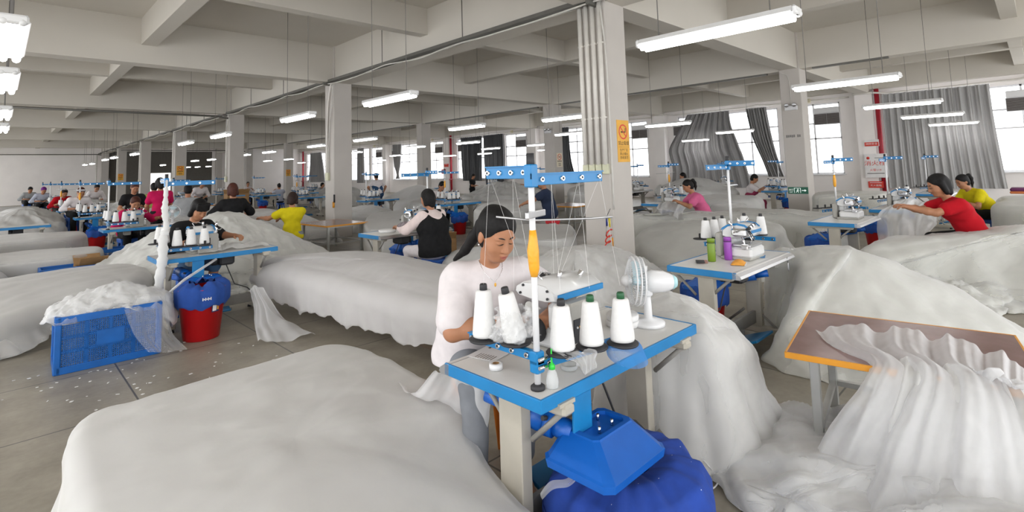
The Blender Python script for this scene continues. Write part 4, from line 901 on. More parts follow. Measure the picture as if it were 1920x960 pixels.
pile(FP, 'tall white net stack beyond the second left table', [(2.6, 12.9, .8), (3.1, 12.6, .8), (3.2, 13.3, .85), (2.7, 13.5, .85)], (2.9, 13.1, 1.0), n=60, R=.1, flare=.05, fold=.03, na=.03, seed=132, fq=3)
pile(FP, 'white net heap beside the woman in the black top', [(2.5, 12.9, .7), (3.6, 12.9, .6), (4.4, 13.6, .6), (3.9, 14.4, .7), (2.9, 14.3, .8)], (3.4, 13.6, .95), n=80, R=.2, flare=.1, fold=.04, na=.04, seed=101, fq=2)
pile(FP, 'white net heap under the far machines by the window pier', [(15.6, 17.8, .7), (17.0, 16.9, .7), (17.6, 18.4, .75), (16.4, 19.4, .75)], (16.6, 18.1, .9), n=70, R=.2, flare=.05, fold=.04, na=.04, seed=102, fq=2)
pile(FP, 'white stack beyond the brown bench by the near column', [(13.4, 10.9, .8), (14.6, 10.0, .8), (15.9, 10.7, .85), (15.0, 12.0, .9)], (14.7, 10.9, 1.0), n=80, R=.15, flare=.04, fold=.03, na=.03, seed=103, fq=2)
pile(FP, 'far white heap beside the woman in lilac', [(11.4, 25.4, .8), (13.0, 24.4, .8), (13.8, 26.4, .85), (12.4, 27.6, .85)], (12.6, 26, 1.0), n=70, R=.2, flare=.05, fold=.04, na=.04, seed=104, fq=1.6)
# sheets and loose lengths
sheet('net_sheet', 'sheer white net sliding off the brown table to the floor', [
 [at(1528, 612, .635), at(1640, 616, .645), at(1740, 628, .655), at(1840, 652, .66), at(1925, 690, .64)],
 [at(1556, 640, .628), at(1650, 650, .64), at(1750, 668, .655), at(1850, 700, .66), at(1935, 740, .64)],
 [(3.06, .68, .615), (3.05, .50, .64), (3.04, .34, .65), (3.06, .18, .65), (3.1, .0, .63)],
 [(2.93, .70, .52), (2.92, .50, .56), (2.90, .32, .58), (2.93, .12, .57), (2.98, -.08, .55)],
 [(2.84, .84, .28), (2.80, .58, .36), (2.76, .34, .40), (2.78, .08, .40), (2.84, -.14, .38)],
 [(2.80, .94, .06), (2.66, .64, .18), (2.58, .34, .26), (2.58, .05, .30), (2.62, -.2, .3)],
 [(2.72, .98, .03), (2.54, .70, .05), (2.40, .36, .10), (2.38, .08, .18), (2.4, -.2, .2)]], 170, 120, .018, 4.2, .012, 5, mGAUZ2, 'fabric', 'v', .005)
sheet('net_sheet', 'inner fold of net hanging at the brown table edge', [
 [(3.12, .60, .62), (3.12, .42, .63), (3.12, .2, .63)], [(2.97, .62, .55), (2.95, .40, .58), (2.96, .15, .57)], [(2.88, .72, .3), (2.84, .42, .36), (2.84, .12, .36)], [(2.85, .85, .03), (2.7, .5, .12), (2.66, .1, .15)]], 90, 60, .020, 2.6, .014, 9, mTULW, 'fabric', 'v', .006)
sheet('net_sheet', 'sheer net tail fanned on the floor beside the left table', [
 [at(468, 545, .42), at(478, 535, .46), at(492, 540, .44)], [at(476, 575, .26), at(492, 568, .30), at(512, 575, .26)], [at(478, 608, .10), at(506, 606, .12), at(545, 606, .06)], [at(484, 642, .015), at(530, 640, .02), at(592, 628, .015)]], 60, 50, .018, 1.3, .02, 13, mGAUZ2, 'fabric', 'v')
sheet('net_sheet', 'white net held up by the woman in the red T-shirt', [
 [at(1690, 372, .98), at(1720, 374, .98), at(1760, 390, .92)], [at(1648, 400, .8), at(1700, 400, .8), at(1760, 420, .7)], [at(1650, 440, .5), at(1700, 440, .58), at(1745, 440, .60)], [at(1660, 500, .2), at(1700, 490, .3), at(1750, 460, .55)]], 60, 50, .03, 2, .02, 15, mGAUZ2, 'fabric', 'v')
sheet('net_sheet', 'net lying over the front of the pink top table', [
 [at(1236, 380, .80), at(1262, 380, .80), at(1285, 388, .8)], [at(1230, 392, .72), at(1256, 396, .7), at(1280, 400, .68)], [at(1222, 408, .45), at(1250, 412, .45), at(1280, 414, .5)]], 40, 30, .02, 2, .01, 16, mGAUZ2, 'fabric', 'v')
sheet('net_sheet', 'white net on the table in front of the woman in the black T-shirt', [
 [(1.75, 7.02, .785), (2.05, 7.02, .80), (2.38, 6.98, .78)], [(1.7, 6.85, .79), (2.0, 6.84, .81), (2.40, 6.80, .775)], [(1.6, 6.66, .775), (1.95, 6.62, .785), (2.36, 6.62, .77)]], 50, 30, .008, 3, .01, 17, mTULW, 'fabric', 'v')
sheet('net_sheet', 'sheer net trailing from the left end of the foreground table', [
 [(1.43, 2.0, .70), (1.5, 1.9, .70), (1.56, 1.75, .70)], [(1.50, 2.28, .50), (1.58, 2.1, .48), (1.62, 1.85, .46)], [(1.62, 2.6, .44), (1.72, 2.35, .36), (1.72, 2.0, .24)], [(1.80, 2.75, .2), (1.85, 2.4, .1), (1.8, 2.0, .03)]], 50, 40, .010, 1.6, .012, 18, mGAUZ2, 'fabric', 'v')
pile('net_heap', 'net heaped on and over the front blue crate', [(.36, 6.0, .50, .42), (.55, 5.93, .53, .43), (.8, 5.92, .55, .44), (1.05, 5.93, .54, .40), (1.2, 6.0, .50, .22), (1.24, 6.2, .5, .2), (1.1, 6.38, .54, .4), (.7, 6.42, .54, .4), (.4, 6.35, .5, .36)], (.8, 6.17, .66), n=130, R=.05, flare=.03, fold=.03, na=.03, seed=119, fq=5, m=mTULW, ridg=.016, dome=1.2, hem=.02, cat='fabric')
pile('net_bundle', 'white net stuffed inside the front blue crate', [(.43, 5.93, .44), (.76, 5.925, .44), (1.09, 5.915, .44), (1.10, 6.13, .44), (1.10, 6.33, .42), (.76, 6.34, .42), (.44, 6.35, .42), (.43, 6.13, .42)], (.76, 6.13, .46), n=70, R=.02, flare=0, fold=.002, na=.003, seed=120, fq=6, layer=False, m=mTULW)
sheet('net_sheet', 'sheer net draping the right corner of the front crate', [
 [(.84, 5.93, .50), (1.0, 5.92, .52), (1.14, 5.96, .50)], [(.86, 5.85, .40), (1.02, 5.83, .40), (1.18, 5.86, .40)], [(.92, 5.82, .22), (1.06, 5.80, .18), (1.22, 5.84, .18)], [(1.02, 5.78, .06), (1.15, 5.74, .03), (1.32, 5.74, .02)]], 50, 40, .012, 1.4, .012, 20, mGAUZ, 'fabric', 'v')
# ------------------------------------------------------------------ the people
tWHT = cloth('white cotton', (.70, .655, .665)); tBLK = cloth('black cotton', (.012, .012, .013), .2); tYEL = cloth('yellow cotton', (.60, .50, .01)); tPNK = cloth('pink cotton', (.66, .14, .29))
tRED = cloth('red cotton', (.42, .006, .014)); tMAG = cloth('magenta cotton', (.52, .01, .09)); tGRY = cloth('grey cotton', (.33, .34, .35)); tGRN = cloth('olive green cotton', (.27, .32, .08)); tNAV = cloth('navy cotton', (.025, .035, .07))
tDEN = cloth('grey denim', (.20, .21, .23)); tTEAL = cloth('teal cotton', (.12, .42, .45)); tMAR = cloth('maroon cotton', (.30, .04, .09)); tLIL = cloth('lilac grey cotton', (.42, .44, .52)); tBLUE = cloth('dark blue apron', (.03, .07, .15)); tDBL = cloth('blue jeans', (.06, .12, .22))
tSLV = cloth('pale pink sleeve', (.72, .60, .58)); tTAN = cloth('tan cotton', (.42, .30, .16)); PI = math.pi
mORG = mat('orange stool plastic', (.83, .27, .04), .4); mBLS = mat('blue stool plastic', (.02, .10, .42), .4); mRDS = mat('red stool plastic', (.62, .015, .03), .4)
NSTOOL = []
def sitter(label, who, px, py, Y, rz, col=None, stool=True, **k):
    r, inf = person_at(label, px, py, Y, rz, **k)
    if stool and inf['sit']:
        R = Matrix.Rotation(rz, 3, 'Z'); p = r.location+R @ Vector((0, .03, 0)); h = max(.2, inf['sit']-.015)
        nm = {mORG: 'orange', mBLS: 'blue', mRDS: 'red'}[col or mBLS]
        seat_for('%s plastic stool under %s' % (nm, who), p, rz, h, col or mBLS)
    return r, inf
# the woman in front
r, inf = sitter('woman in a white T-shirt sewing at the foreground table, hair in a ponytail', 'the woman in the white T-shirt', 932, 440, 1.93, -.50, mORG, vox=.0062, sit=.55, lean=20, bend=6, twist=4, headp=25, heady=16, handR=(.03, -.40, .88), handL=(.26, -.42, .90), elb=(-1, -.4, -.75), top=tWHT, sleeve=.74, pants=tDEN, pantlen=.9, loose=.03, hair='ponylow', headsc=1.09, fat=1.13, curl=.8)
q = inf['q']; m = M()
nb = inf['nb']; m.tube([nb+v3((x, y, z)) for x, y, z in ((-.06, -.03, .045), (-.05, -.075, .0), (-.025, -.105, -.03), (0, -.118, -.05), (.025, -.105, -.03), (.05, -.075, 0), (.06, -.03, .045))], .0016, mCHROME, 5); m.ball(nb+v3((0, -.121, -.063)), (.006, .004, .010), mYEL, 6, 8); m.build('necklace', r)
m = M()
for sx in (-1, 1): m.ball(q(sx*.083, .004, -.045), (.005, .004, .006), mCHROME, 6, 8)
m.build('earrings', r)
r, inf = sitter('woman in a black T-shirt with a fringe, bent over her sewing machine', 'the woman in the black T-shirt', 374, 393, 7.05, .25, mBLS, vox=.0075, sit=.45, lean=16, bend=6, headp=34, heady=0, handR=(-.12, -.36, .90), handL=(.42, -.30, .88), elb=(-.7, .5, -.5), top=tBLK, sleeve=1.0, pants=tDBL, pantlen=.55, hair='fringe', fat=1.04, curl=.9)
r, inf = sitter('woman in a black vest over pale sleeves seen from behind', 'the woman in the black vest', 801, 372, 5.92, PI+.12, mBLS, vox=.0085, sit=.46, lean=8, headp=14, heady=6, handR=(-.1, -.42, .84), handL=(.27, -.42, .86), elb=(-.9, .2, -.7), top=tSLV, sleeve=1.75, pants=tWHT, hair='bob', fat=1.1)
# her vest
G = SDF(); P = inf['P']; G.cone(P+v3((-.08, 0, -.02)), P+v3((.08, 0, -.02)), .15, .15, .05); G.cone(P+v3((-.085, 0, .1)), P+v3((.085, -.0, .1)), .145, .145, .05); nb = inf['nb']; G.cone(P+v3((-.09, -.03, .30)), P+v3((.09, -.03, .30)), .145, .145, .05); G.cone(nb+v3((-.13, 0, -.06)), nb+v3((.13, 0, -.06)), .08, .08, .05); G.sub(nb+v3((0, -.03, .09)), (.07, .08, .11), None, .01)
V, F = G.mesh(.0085, .012, [((0, 0, -1), -(P[2]-.08))], .003); m = M(); m.add(V, F, tBLK, True); m.build('vest', r, fix=False)
m = M(); 
for a in (inf['wL'],): 
    d = v3((.02, .10, .02)); m.tube([a+d*.3, a+d*.9, a+d*1.6, a+d*2.2], [.045, .055, .058, .05], cloth('plaid oversleeve', (.22, .19, .20), .35), 12)
m.build('oversleeve', r)
r, inf = sitter('woman in a yellow T-shirt and grey shorts seen from behind', 'the woman in the yellow T-shirt', 549, 373, 9.85, PI-.30, mORG, vox=.0085, sit=.42, lean=3, headp=22, heady=-16, handR=(.16, -.42, .80), handL=(.50, -.34, .84), elb=(-.9, .1, -.6), top=tYEL, sleeve=.5, pants=tDEN, pantlen=.42, hair='bob', hairm=mat('dark brown hair', (.022, .010, .007), .6, var=.3, scale=60, spec=.25))
r, inf = sitter('woman in a pink T-shirt with a high ponytail, working side on', 'the woman in the pink T-shirt', 1289, 349, 5.05, PI+.75, mBLS, vox=.009, sit=.40, lean=20, bend=10, headp=24, handR=(-.1, -.52, .84), handL=(.10, -.54, .84), top=tPNK, sleeve=.6, pants=tDBL, hair='ponyhigh', fat=1.05)
r, inf = sitter('woman in a red T-shirt with bobbed hair reaching over a white net', 'the woman in the red T-shirt', 1758, 348, .92, PI+.55, mBLS, vox=.009, sit=.46, lean=20, bend=12, headp=20, handR=(-.08, -.68, .98), handL=(.10, -.68, .97), elb=(-.6, .2, -.8), top=tRED, sleeve=.55, pants=tBLK, hair='bob', fat=1.14, headsc=1.12)
r, inf = sitter('woman in a yellow T-shirt bent over near the far right curtain', 'the bent woman near the far right curtain', 1804, 341, 1.0, PI+.75, mBLS, vox=.012, sit=.45, lean=30, bend=15, headp=22, handR=(-.08, -.55, .8), handL=(.08, -.55, .8), top=tYEL, sleeve=.5, pants=tBLK, hair='ponyhigh')
r, inf = sitter('woman in a maroon apron over white, in profile beside the far column', 'the woman in the maroon apron', 1415, 335, 5.9, .35, mRDS, vox=.011, sit=.42, lean=12, headp=26, handR=(-.1, -.45, .86), handL=(.1, -.45, .86), top=tWHT, sleeve=.6, pants=tMAR, hair='short')
G = SDF(); P = inf['P']; nb = inf['nb']; G.cone(P+v3((-.07, -.02, -.03)), P+v3((.07, -.02, -.03)), .14, .14, .05); G.cone(P+v3((-.06, -.03, .15)), P+v3((.06, -.03, .15)), .125, .125, .05); G.cone(nb+v3((-.06, -.07, -.2)), nb+v3((.06, -.07, -.2)), .09, .09, .05); G.cone(P+v3((-.1, -.15, -.05)), P+v3((.1, -.3, -.05)), .10, .09, .05)
V, F = G.mesh(.011, .01, [], .003); m = M(); m.add(V, F, tMAR, True); m.build('apron', r, fix=False)
sitter('dark-haired person in white partly hidden behind the pink T-shirt', 'the person behind the pink T-shirt', 1280, 331, 8.2, PI+.7, vox=.016, sit=.5, lean=10, headp=15, top=tWHT, sleeve=.6, pants=tBLK, hair='short')
sitter('person in a navy jacket seated behind the foreground pole', 'the person in navy', 1014, 341, 7.45, PI+.75, mRDS, vox=.011, sit=.46, lean=10, bend=4, headp=18, handR=(-.06, -.56, .86), handL=(.10, -.58, .86), top=tNAV, sleeve=.6, pants=tNAV, hair='short', fat=1.15)
sitter('woman in a teal T-shirt seen from behind beside the bright net heap', 'the woman in teal', 988, 330, 15.3, PI+.2, vox=.018, sit=.45, lean=6, handR=(.1, -.4, .85), handL=(.42, -.2, .95), top=tTEAL, sleeve=.6, pants=tBLK, hair='short')
person_at('woman in black with shorts standing by the dark curtains, arms folded', 888, 334, 18.2, .3, vox=.018, lean=3, headp=25, handR=(.08, -.2, 1.05), handL=(-.06, -.2, 1.02), top=tBLK, sleeve=.5, pants=tBLK, pantlen=.4, hair='short')
sitter('person in a patterned dark top crouching low by the bright net heap', 'the crouching person', 921, 356, 16.4, .5, vox=.018, sit=.3, lean=40, headp=30, handR=(-.2, -.45, .5), handL=(.1, -.5, .5), top=tGRY, sleeve=.5, pants=tBLK, hair='short')
sitter('person with covered dark hair bent behind the white thread cones', 'the bent person behind the thread cones', 829, 349, 11.5, .0, vox=.016, sit=.42, lean=25, headp=35, top=tWHT, sleeve=.6, pants=tBLK, hair='short')
r, inf = person_at('man in a blue cap and dark blue apron standing with his back turned', 705, 331, 18.3, PI-.1, vox=.016, lean=14, headp=15, handR=(-.28, -.1, .88), handL=(.22, -.28, .95), elb=(-1, .3, 0), top=tWHT, sleeve=.55, pants=tBLUE, hair='short', cap=mat('blue cap cloth', (.05, .07, .14), .8), fat=1.12)
G = SDF(); P = inf['P']; nb = inf['nb']; G.cone(P+v3((-.08, 0, -.05)), P+v3((.08, 0, -.05)), .14, .14, .05); G.cone(P+v3((-.08, -.03, .16)), P+v3((.08, -.03, .16)), .125, .125, .05); G.cone(nb+v3((-.08, .0, -.2)), nb+v3((.08, .0, -.2)), .118, .118, .05)
V, F = G.mesh(.016, .012); m = M(); m.add(V, F, tBLUE, True); m.build('apron', r, fix=False)
sitter('woman in a grey vest bent sideways beyond the second column', 'the woman in the grey vest', 605, 347, 26.5, .75, vox=.02, sit=.5, lean=38, bend=10, headp=10, handR=(-.1, -.4, .75), handL=(.1, -.4, .75), top=tGRY, sleeve=.2, pants=tTAN, hair='short')
sitter('woman in a lilac shirt with tied hair at a far table', 'the woman in lilac', 523, 349, 25.6, PI, vox=.02, sit=.45, lean=8, top=tLIL, sleeve=.6, pants=tBLK, hair='bun')
sitter('woman in a white top facing forward at a far table', 'the woman in the white top', 465, 345, 31.7, 0, vox=.022, sit=.45, lean=8, headp=5, top=tWHT, sleeve=.6, pants=tBLK, hair='short')
r, inf = sitter('reddish-haired woman in a black top seen from behind', 'the reddish-haired woman', 436, 356, 10.55, PI, mBLS, vox=.010, sit=.5, lean=4, headp=10, handR=(-.2, -.3, .85), handL=(.2, -.3, .85), elb=(-1, .2, -.4), top=tBLK, sleeve=1.0, pants=tBLK, hair='bob', hairm=HAIRR, fat=1.08)
sitter('woman in a grey T-shirt seen from behind left of the fringe', 'the woman in the grey T-shirt', 353, 357, 13.0, PI-.3, vox=.012, sit=.48, lean=4, headp=18, handR=(-.1, -.35, .85), handL=(.25, -.3, .8), top=tGRY, sleeve=.6, pants=tBLK, hair='short')
person_at('woman in a magenta red top and black trousers standing, back turned', 300, 344, 13.6, PI+.05, vox=.012, lean=2, headp=12, handR=(-.16, -.3, .92), handL=(.16, -.3, .92), top=tMAG, sleeve=.6, pants=tBLK, hair='bob')
sitter('person in an olive green top seen from behind at the left', 'the person in olive green', 289, 352, 16.4, PI-.1, vox=.014, sit=.5, lean=6, top=tGRN, sleeve=.5, pants=tBLK, hair='short')
person_at('woman in a black T-shirt standing at the left and looking down', 253, 352, 14.2, .1, vox=.011, lean=10, headp=28, handR=(-.16, -.3, .95), handL=(.16, -.3, .95), top=tBLK, sleeve=.55, pants=tBLK, hair='short', hairm=HAIRR)
sitter('woman with magenta sleeves bent low over the second left table', 'the woman with magenta sleeves', 254, 381, 12.3, .1, vox=.010, sit=.42, lean=26, bend=10, headp=30, handR=(-.12, -.4, .86), handL=(.42, -.35, .86), top=tMAG, sleeve=1.4, pants=tBLK, hair='short', hairm=HAIRR)
for lb, who, px, py, Y, tp, hm in (('person with brown hair bent at the third left table', 'the person at the third left table', 152, 361, 16.9, tWHT, HAIRR), ('dark-haired person in red sleeves at the fourth left table', 'the person in red sleeves', 121, 362, 21.6, tRED, HAIRB), ('person with a purple headscarf at the fifth left table', 'the person in the headscarf', 82, 357, 26.2, tLIL, mat('purple scarf', (.14, .01, .18), .8)), ('person in grey at the far end of the left row', 'the person at the far end of the left row', 57, 356, 30.8, tGRY, HAIRB), ('person with only dark hair showing behind the left machines', 'the half hidden person behind the left machines', 182, 352, 24.0, tWHT, HAIRB), ('person in white hidden behind racks left of the middle', 'the person behind the white racks', 380, 345, 20.6, tWHT, HAIRB)):
    sitter(lb, who, px, py, Y, .15, vox=.016, sit=.42, lean=34, bend=12, headp=34, top=tp, sleeve=1.4, pants=tBLK, hair='short', hairm=hm)
# ------------------------------------------------------------------ pipes, trays, signs, curtains
def label_mesh(txt, size, m, T, depth=.003, align='CENTER'):
    """lettering as a mesh: T maps (u right, v up, w out) to xyz"""
    cu = bpy.data.curves.new('lettering', 'FONT'); cu.body = txt; cu.size = size; cu.align_x = align; cu.align_y = 'CENTER'; cu.extrude = 0.0; cu.resolution_u = 3
    o = bpy.data.objects.new('lettering', cu); C.objects.link(o)
    bpy.context.view_layer.update()
    dg = bpy.context.evaluated_depsgraph_get(); me = bpy.data.meshes.new_from_object(o.evaluated_get(dg))
    vs = [T(v.co.x, v.co.y, depth) for v in me.vertices]; fs = [tuple(p.vertices) for p in me.polygons]
    bpy.data.objects.remove(o); bpy.data.curves.remove(cu); bpy.data.meshes.remove(me)
    m_ = M(); 
    if vs: m_.add(vs, fs, m)
    return m_
def frameY(c, Yp):   # a sign on a face that looks towards -y
    return lambda u, v, w: (c[0]+u, Yp-w, c[2]+v)
def frameX(c, Xp):   # a sign on a face that looks towards -x
    return lambda u, v, w: (Xp-w, c[1]-u, c[2]+v)
def plate(m, T, u0, u1, v0, v1, w0, w1, mm):
    vs = [T(u, v, w) for w in (w0, w1) for u, v in ((u0, v0), (u1, v0), (u1, v1), (u0, v1))]
    m.add(vs, [(3, 2, 1, 0), (4, 5, 6, 7), (0, 1, 5, 4), (1, 2, 6, 5), (2, 3, 7, 6), (3, 0, 4, 7)], mm)
def disc_ring(m, T, c, r0, r1, w, mm, n=28):
    vs = []; fs = []
    for i in range(n):
        a = 2*PI*i/n; vs += [T(c[0]+r0*math.cos(a), c[1]+r0*math.sin(a), w), T(c[0]+r1*math.cos(a), c[1]+r1*math.sin(a), w)]
    for i in range(n): j = (i+1) % n; fs.append((2*i, 2*i+1, 2*j+1, 2*j))
    m.add(vs, fs, mm)
def nosmoke(label, c, T, w, h, full=True, pale=False):
    t = thing('no_smoking_sign', label, 'sign', (0, 0, 0), 0, 'yellow no smoking signs')
    yl = mat('pale sign cream', (.78, .70, .55), .6) if pale else mYEL
    m = M(); plate(m, T, -w/2, w/2, -h/2, h/2, 0, .006, yl); m.build('board', t)
    m = M(); R = w*.36; cy = h*.22
    disc_ring(m, T, (0, cy), R*.82, R, .0075, mSIGNR); 
    a = math.radians(-45); ca, sa = math.cos(a), math.sin(a)
    P = [(-R*.9, -R*.08), (R*.9, -R*.08), (R*.9, R*.08), (-R*.9, R*.08)]
    m.add([T(x*ca-y*sa, cy+x*sa+y*ca, .0085) for x, y in P], [(0, 1, 2, 3)], mSIGNR); m.build('red_ring', t)
    m = M(); 
    m.add([T(x, cy+y, .008) for x, y in ((-R*.55, -R*.12), (R*.35, -R*.12), (R*.35, R*.06), (-R*.55, R*.06))], [(0, 1, 2, 3)], mINK)
    m.add([T(x, cy+y, .008) for x, y in ((R*.40, -R*.1), (R*.55, -R*.1), (R*.6, R*.5), (R*.45, R*.5))], [(0, 1, 2, 3)], mINK); m.build('cigarette', t)
    if full:
        b = label_mesh('禁止吸烟', w*.225, mINK, lambda u, v, k: T(u, v-h*.06, .0075))
        if b.v: b.build('lettering', t)
        m = M(); plate(m, T, -w*.44, w*.44, -h*.145, -h*.14, .006, .0065, mINK); m.build('rule', t)
        for i, s in enumerate(('生产厂区', '禁止烟火', '违者重罚')):
            b = label_mesh(s, w*.15, mINK, lambda u, v, k, i=i: T(u*1.15, v-h*(.22+.09*i), .0075))
            if b.v: b.build('lettering', t)
    else:
        m = M()
        for i in range(4): plate(m, T, -w*.36+i*w*.19, -w*.23+i*w*.19, -h*.12, -h*.04, .006, .007, mINK)
        for j in range(3): plate(m, T, -w*.22, w*.22, -h*(.25+.08*j), -h*(.22+.08*j), .006, .007, mINK)
        m.build('lettering', t)
    return t
def two(pa, pb, f, K):
    a, b = f(*pa, K), f(*pb, K); return (a+b)/2, b-a
c, d = two((1155, 293), (1181, 237), onY, 4.43-.25); nosmoke('yellow no smoking sign with black lettering on the near column', c, frameY(c, 4.18), .30, .60)
for lb, x, k, z, pale, wd in (('small pale no smoking sign on the column behind the near column', 14.85, 1, None, True, (1049, 300)), ('small yellow no smoking sign on the fourth column of the row', 6.3, 3, None, False, (338, 320)), ('small yellow no smoking sign on the sixth column of the row', 6.3, 5, None, False, (226, 332)), ('small yellow no smoking sign on the far column by the machines', 14.85, 4, None, False, (538, 324))):
    yy = 4.43+8.4*k-.25; c = onY(*wd, yy); c.x = min(max(c.x, x-.1), x+.1); nosmoke(lb, c, frameY(c, yy), .32, .52 if pale else .46, False, pale)
# exit sign with running figure and arrow on the far column
mEXG = mat('exit sign green', (.01, .10, .06), .5, emit=.15); mEXW = mat('exit sign white', (.8, .9, .85), .5, emit=.6)
c = onX(1491, 357, 14.6); c.y = 4.42; T = frameX(c, 14.6); t = thing('exit_sign', 'green exit sign with running figure and arrow on the far column', 'sign', (0, 0, 0))
m = M(); plate(m, T, -.235, .235, -.085, .085, 0, .02, mEXG); m.build('board', t)
m = M(); plate(m, T, .09, .17, -.008, .008, .02, .023, mEXW); m.add([T(.155, .03, .0225), T(.155, -.03, .0225), T(.20, 0, .0225)], [(0, 1, 2)], mEXW); m.build('arrow', t)
m = M(); plate(m, T, -.09, -.08, -.06, .06, .02, .022, mEXW); plate(m, T, .055, .065, -.06, .06, .02, .022, mEXW); plate(m, T, -.09, .065, .055, .062, .02, .022, mEXW); m.ball(T(.0, .035, .02), .012, mEXW, 6, 8); m.tube([T(0, .018, .022), T(-.015, -.015, .022)], .009, mEXW, 6); m.tube([T(-.015, -.015, .022), T(.015, -.03, .022), T(.005, -.055, .022)], .006, mEXW, 5); m.tube([T(-.015, -.015, .022), T(-.03, -.04, .022), T(-.05, -.045, .022)], .006, mEXW, 5); m.tube([T(-.035, .0, .022), T(-.005, .014, .022), T(.03, .0, .022)], .005, mEXW, 5); m.build('running_figure', t)
b = label_mesh('出口', .055, mEXW, lambda u, v, k: T(u-.16, v+.015, .022)); b.build('lettering', t) if b.v else None
b = label_mesh('EXIT', .04, mEXW, lambda u, v, k: T(u-.16, v-.045, .022)); b.build('lettering', t)
c = onX(1490, 255, 14.6); c.y = 4.44; T = frameX(c, 14.6); mGRT = mat('grey stencil ink', (.22, .21, .20), .8)
b = label_mesh('▮▮▮▮▮ ▮▮', .09, mGRT, lambda u, v, k: T(u, v, .003)); b = M()
for i in range(8): 
    if i != 5: plate(b, T, -.17+.044*i, -.135+.044*i, -.035+(i % 3)*.004, .035-(i % 2)*.004, 0, .003, mGRT)
tag(b.build('stencil_mark'), 'row of small grey stencilled marks on the far column', 'sign')
# vertical pipes on the near column, with clamps, end boxes
for i in range(4):
    t = thing('conduit_pipe', '%s white conduit pipe from the left on the near column' % ORD[i], 'pipe', (6.02, 4.60-.115*i, 0), 0, 'conduit pipes on the near column')
    m = M(); m.cyl((0, 0, 1.62), (0, 0, 3.98), .034, .034, mPVC, 14); m.build('pipe', t)
    m = M(); 
    for z in (2.28, 3.35): m.box((.006, 0, z), (.05, .09, .025), mPVC, ch=.004)
    m.build('clamp', t)
    m = M(); m.box((.008, 0, 1.56), (.055, .10, .14), mat('yellowed box', (.62, .62, .45), .5), ch=.006); m.build('junction_box', t)
t = thing('cable_bundle', 'white cable running down the near column beside the conduit pipes', 'cable', (0, 0, 0))
m = M(); m.tube(crm([(6.05, 4.25, 3.95), (6.0, 4.2, 3.7), (6.02, 4.17, 3.2), (6.03, 4.165, 2.6), (6.04, 4.165, 1.9), (6.04, 4.165, 1.0)], 24, False), .012, mCABLE, 6); m.build('cable', t)
# cable tray hung under the main girder
tr = thing('cable_tray', 'dark metal cable tray hung along the row of columns', 'cable tray', (0, 0, 0), 0, 'cable trays')
m = M()
for a, b2 in ((-3, 54.7),): m.box((6.0, (a+b2)/2, 3.965), (.16, b2-a, .012), mTRAY); m.box((5.92, (a+b2)/2, 3.99), (.008, b2-a, .06), mTRAY); m.box((6.08, (a+b2)/2, 3.99), (.008, b2-a, .06), mTRAY)
m.build('trough', tr)
for k_ in range(0, 7):
    y = 4.43+8.4*k_; m = M(); m.box((6.0, y-.12, 3.92), (.34, .06, .07), mTRAY); m.build('bracket', tr)
    for o in (2.8, 5.6): m = M(); m.cyl((5.95, y+o, 3.98), (5.95, y+o, 4.9), .010, .010, mWIRE, 6); m.build('hanger', tr)
t = thing('cable_bundle', 'loose white cable winding along the dark cable tray', 'cable', (0, 0, 0))
pts = []; 
for i in range(90): y = -2+i*.62; ph = ((y-4.43) % 8.4)/8.4; pts.append((5.93+.03*math.sin(i*.9), y, 3.93-.05*math.sin(math.pi*((y-4.43) % 2.8)/2.8)**2+.012*math.sin(i*2.1)))
m = M(); m.tube(crm(pts, 300, False), .016, mCABLE, 6); m.build('cable', t)
for k_ in range(1, 6):
    y = 4.43+8.4*k_; t = thing('cable_drop', 'white cables dropping from the tray down the %s column of the row' % ORD[k_], 'cable', (0, 0, 0), 0, 'cable drops on the columns')
    m = M(); m.tube(crm([(6.0, y-.28, 3.93), (6.0, y-.27, 3.5), (6.015, y-.1, 2.9), (6.02, y-.02, 2.2), (6.02, y-.02, 1.6)], 16, False), .014, mCABLE, 6); m.tube(crm([(6.0, y-.2, 3.93), (6.018, y-.0, 3.4), (6.02, y+.06, 2.6), (6.02, y+.06, 1.6)], 12, False), .022, mPVC, 6); m.box((6.015, y+.04, 1.55), (.06, .16, .2), mat('yellowed box', (.62, .62, .45), .5), ch=.006); m.build('cable', t)
for j, (a, b2) in enumerate(((2.3, 3.9), (5.0, 12.3), (13.4, 20.8), (21.9, 29.2), (30.3, 37.6), (38.6, 46))):
    m = M(); X = 14.70; m.box((X, (a+b2)/2, 3.928), (.10, b2-a, .045), mTRAY); tag(m.build('cable_tray'), 'dark cable tray segment, %s from the front, along the far columns' % ORD[j], 'cable tray', 'cable trays')
for (y, X0, X1, z, lb) in ((21.0, -1.5, 6.0, 3.86, 'dark conduit crossing from the left at the third column'), (46.2, 6.2, 14.5, 3.8, 'dark conduit crossing far behind the third column'), (54.75, -3, 6.2, 3.86, 'thin conduit along the top of the far end wall')):
    m = M(); m.tube([(X0, y, z), (X1-.4, y, z), (X1-.1, y, z-.06), (X1, y, z-.06)], .035, mTRAY, 6); tag(m.build('conduit'), lb, 'pipe')
m = M(); m.tube([(5.75, 54.8, 3.8), (5.75, 54.8, .1)], .05, mPVC, 8); tag(m.build('downpipe'), 'pale vertical pipe in the corner of the far end wall', 'pipe')
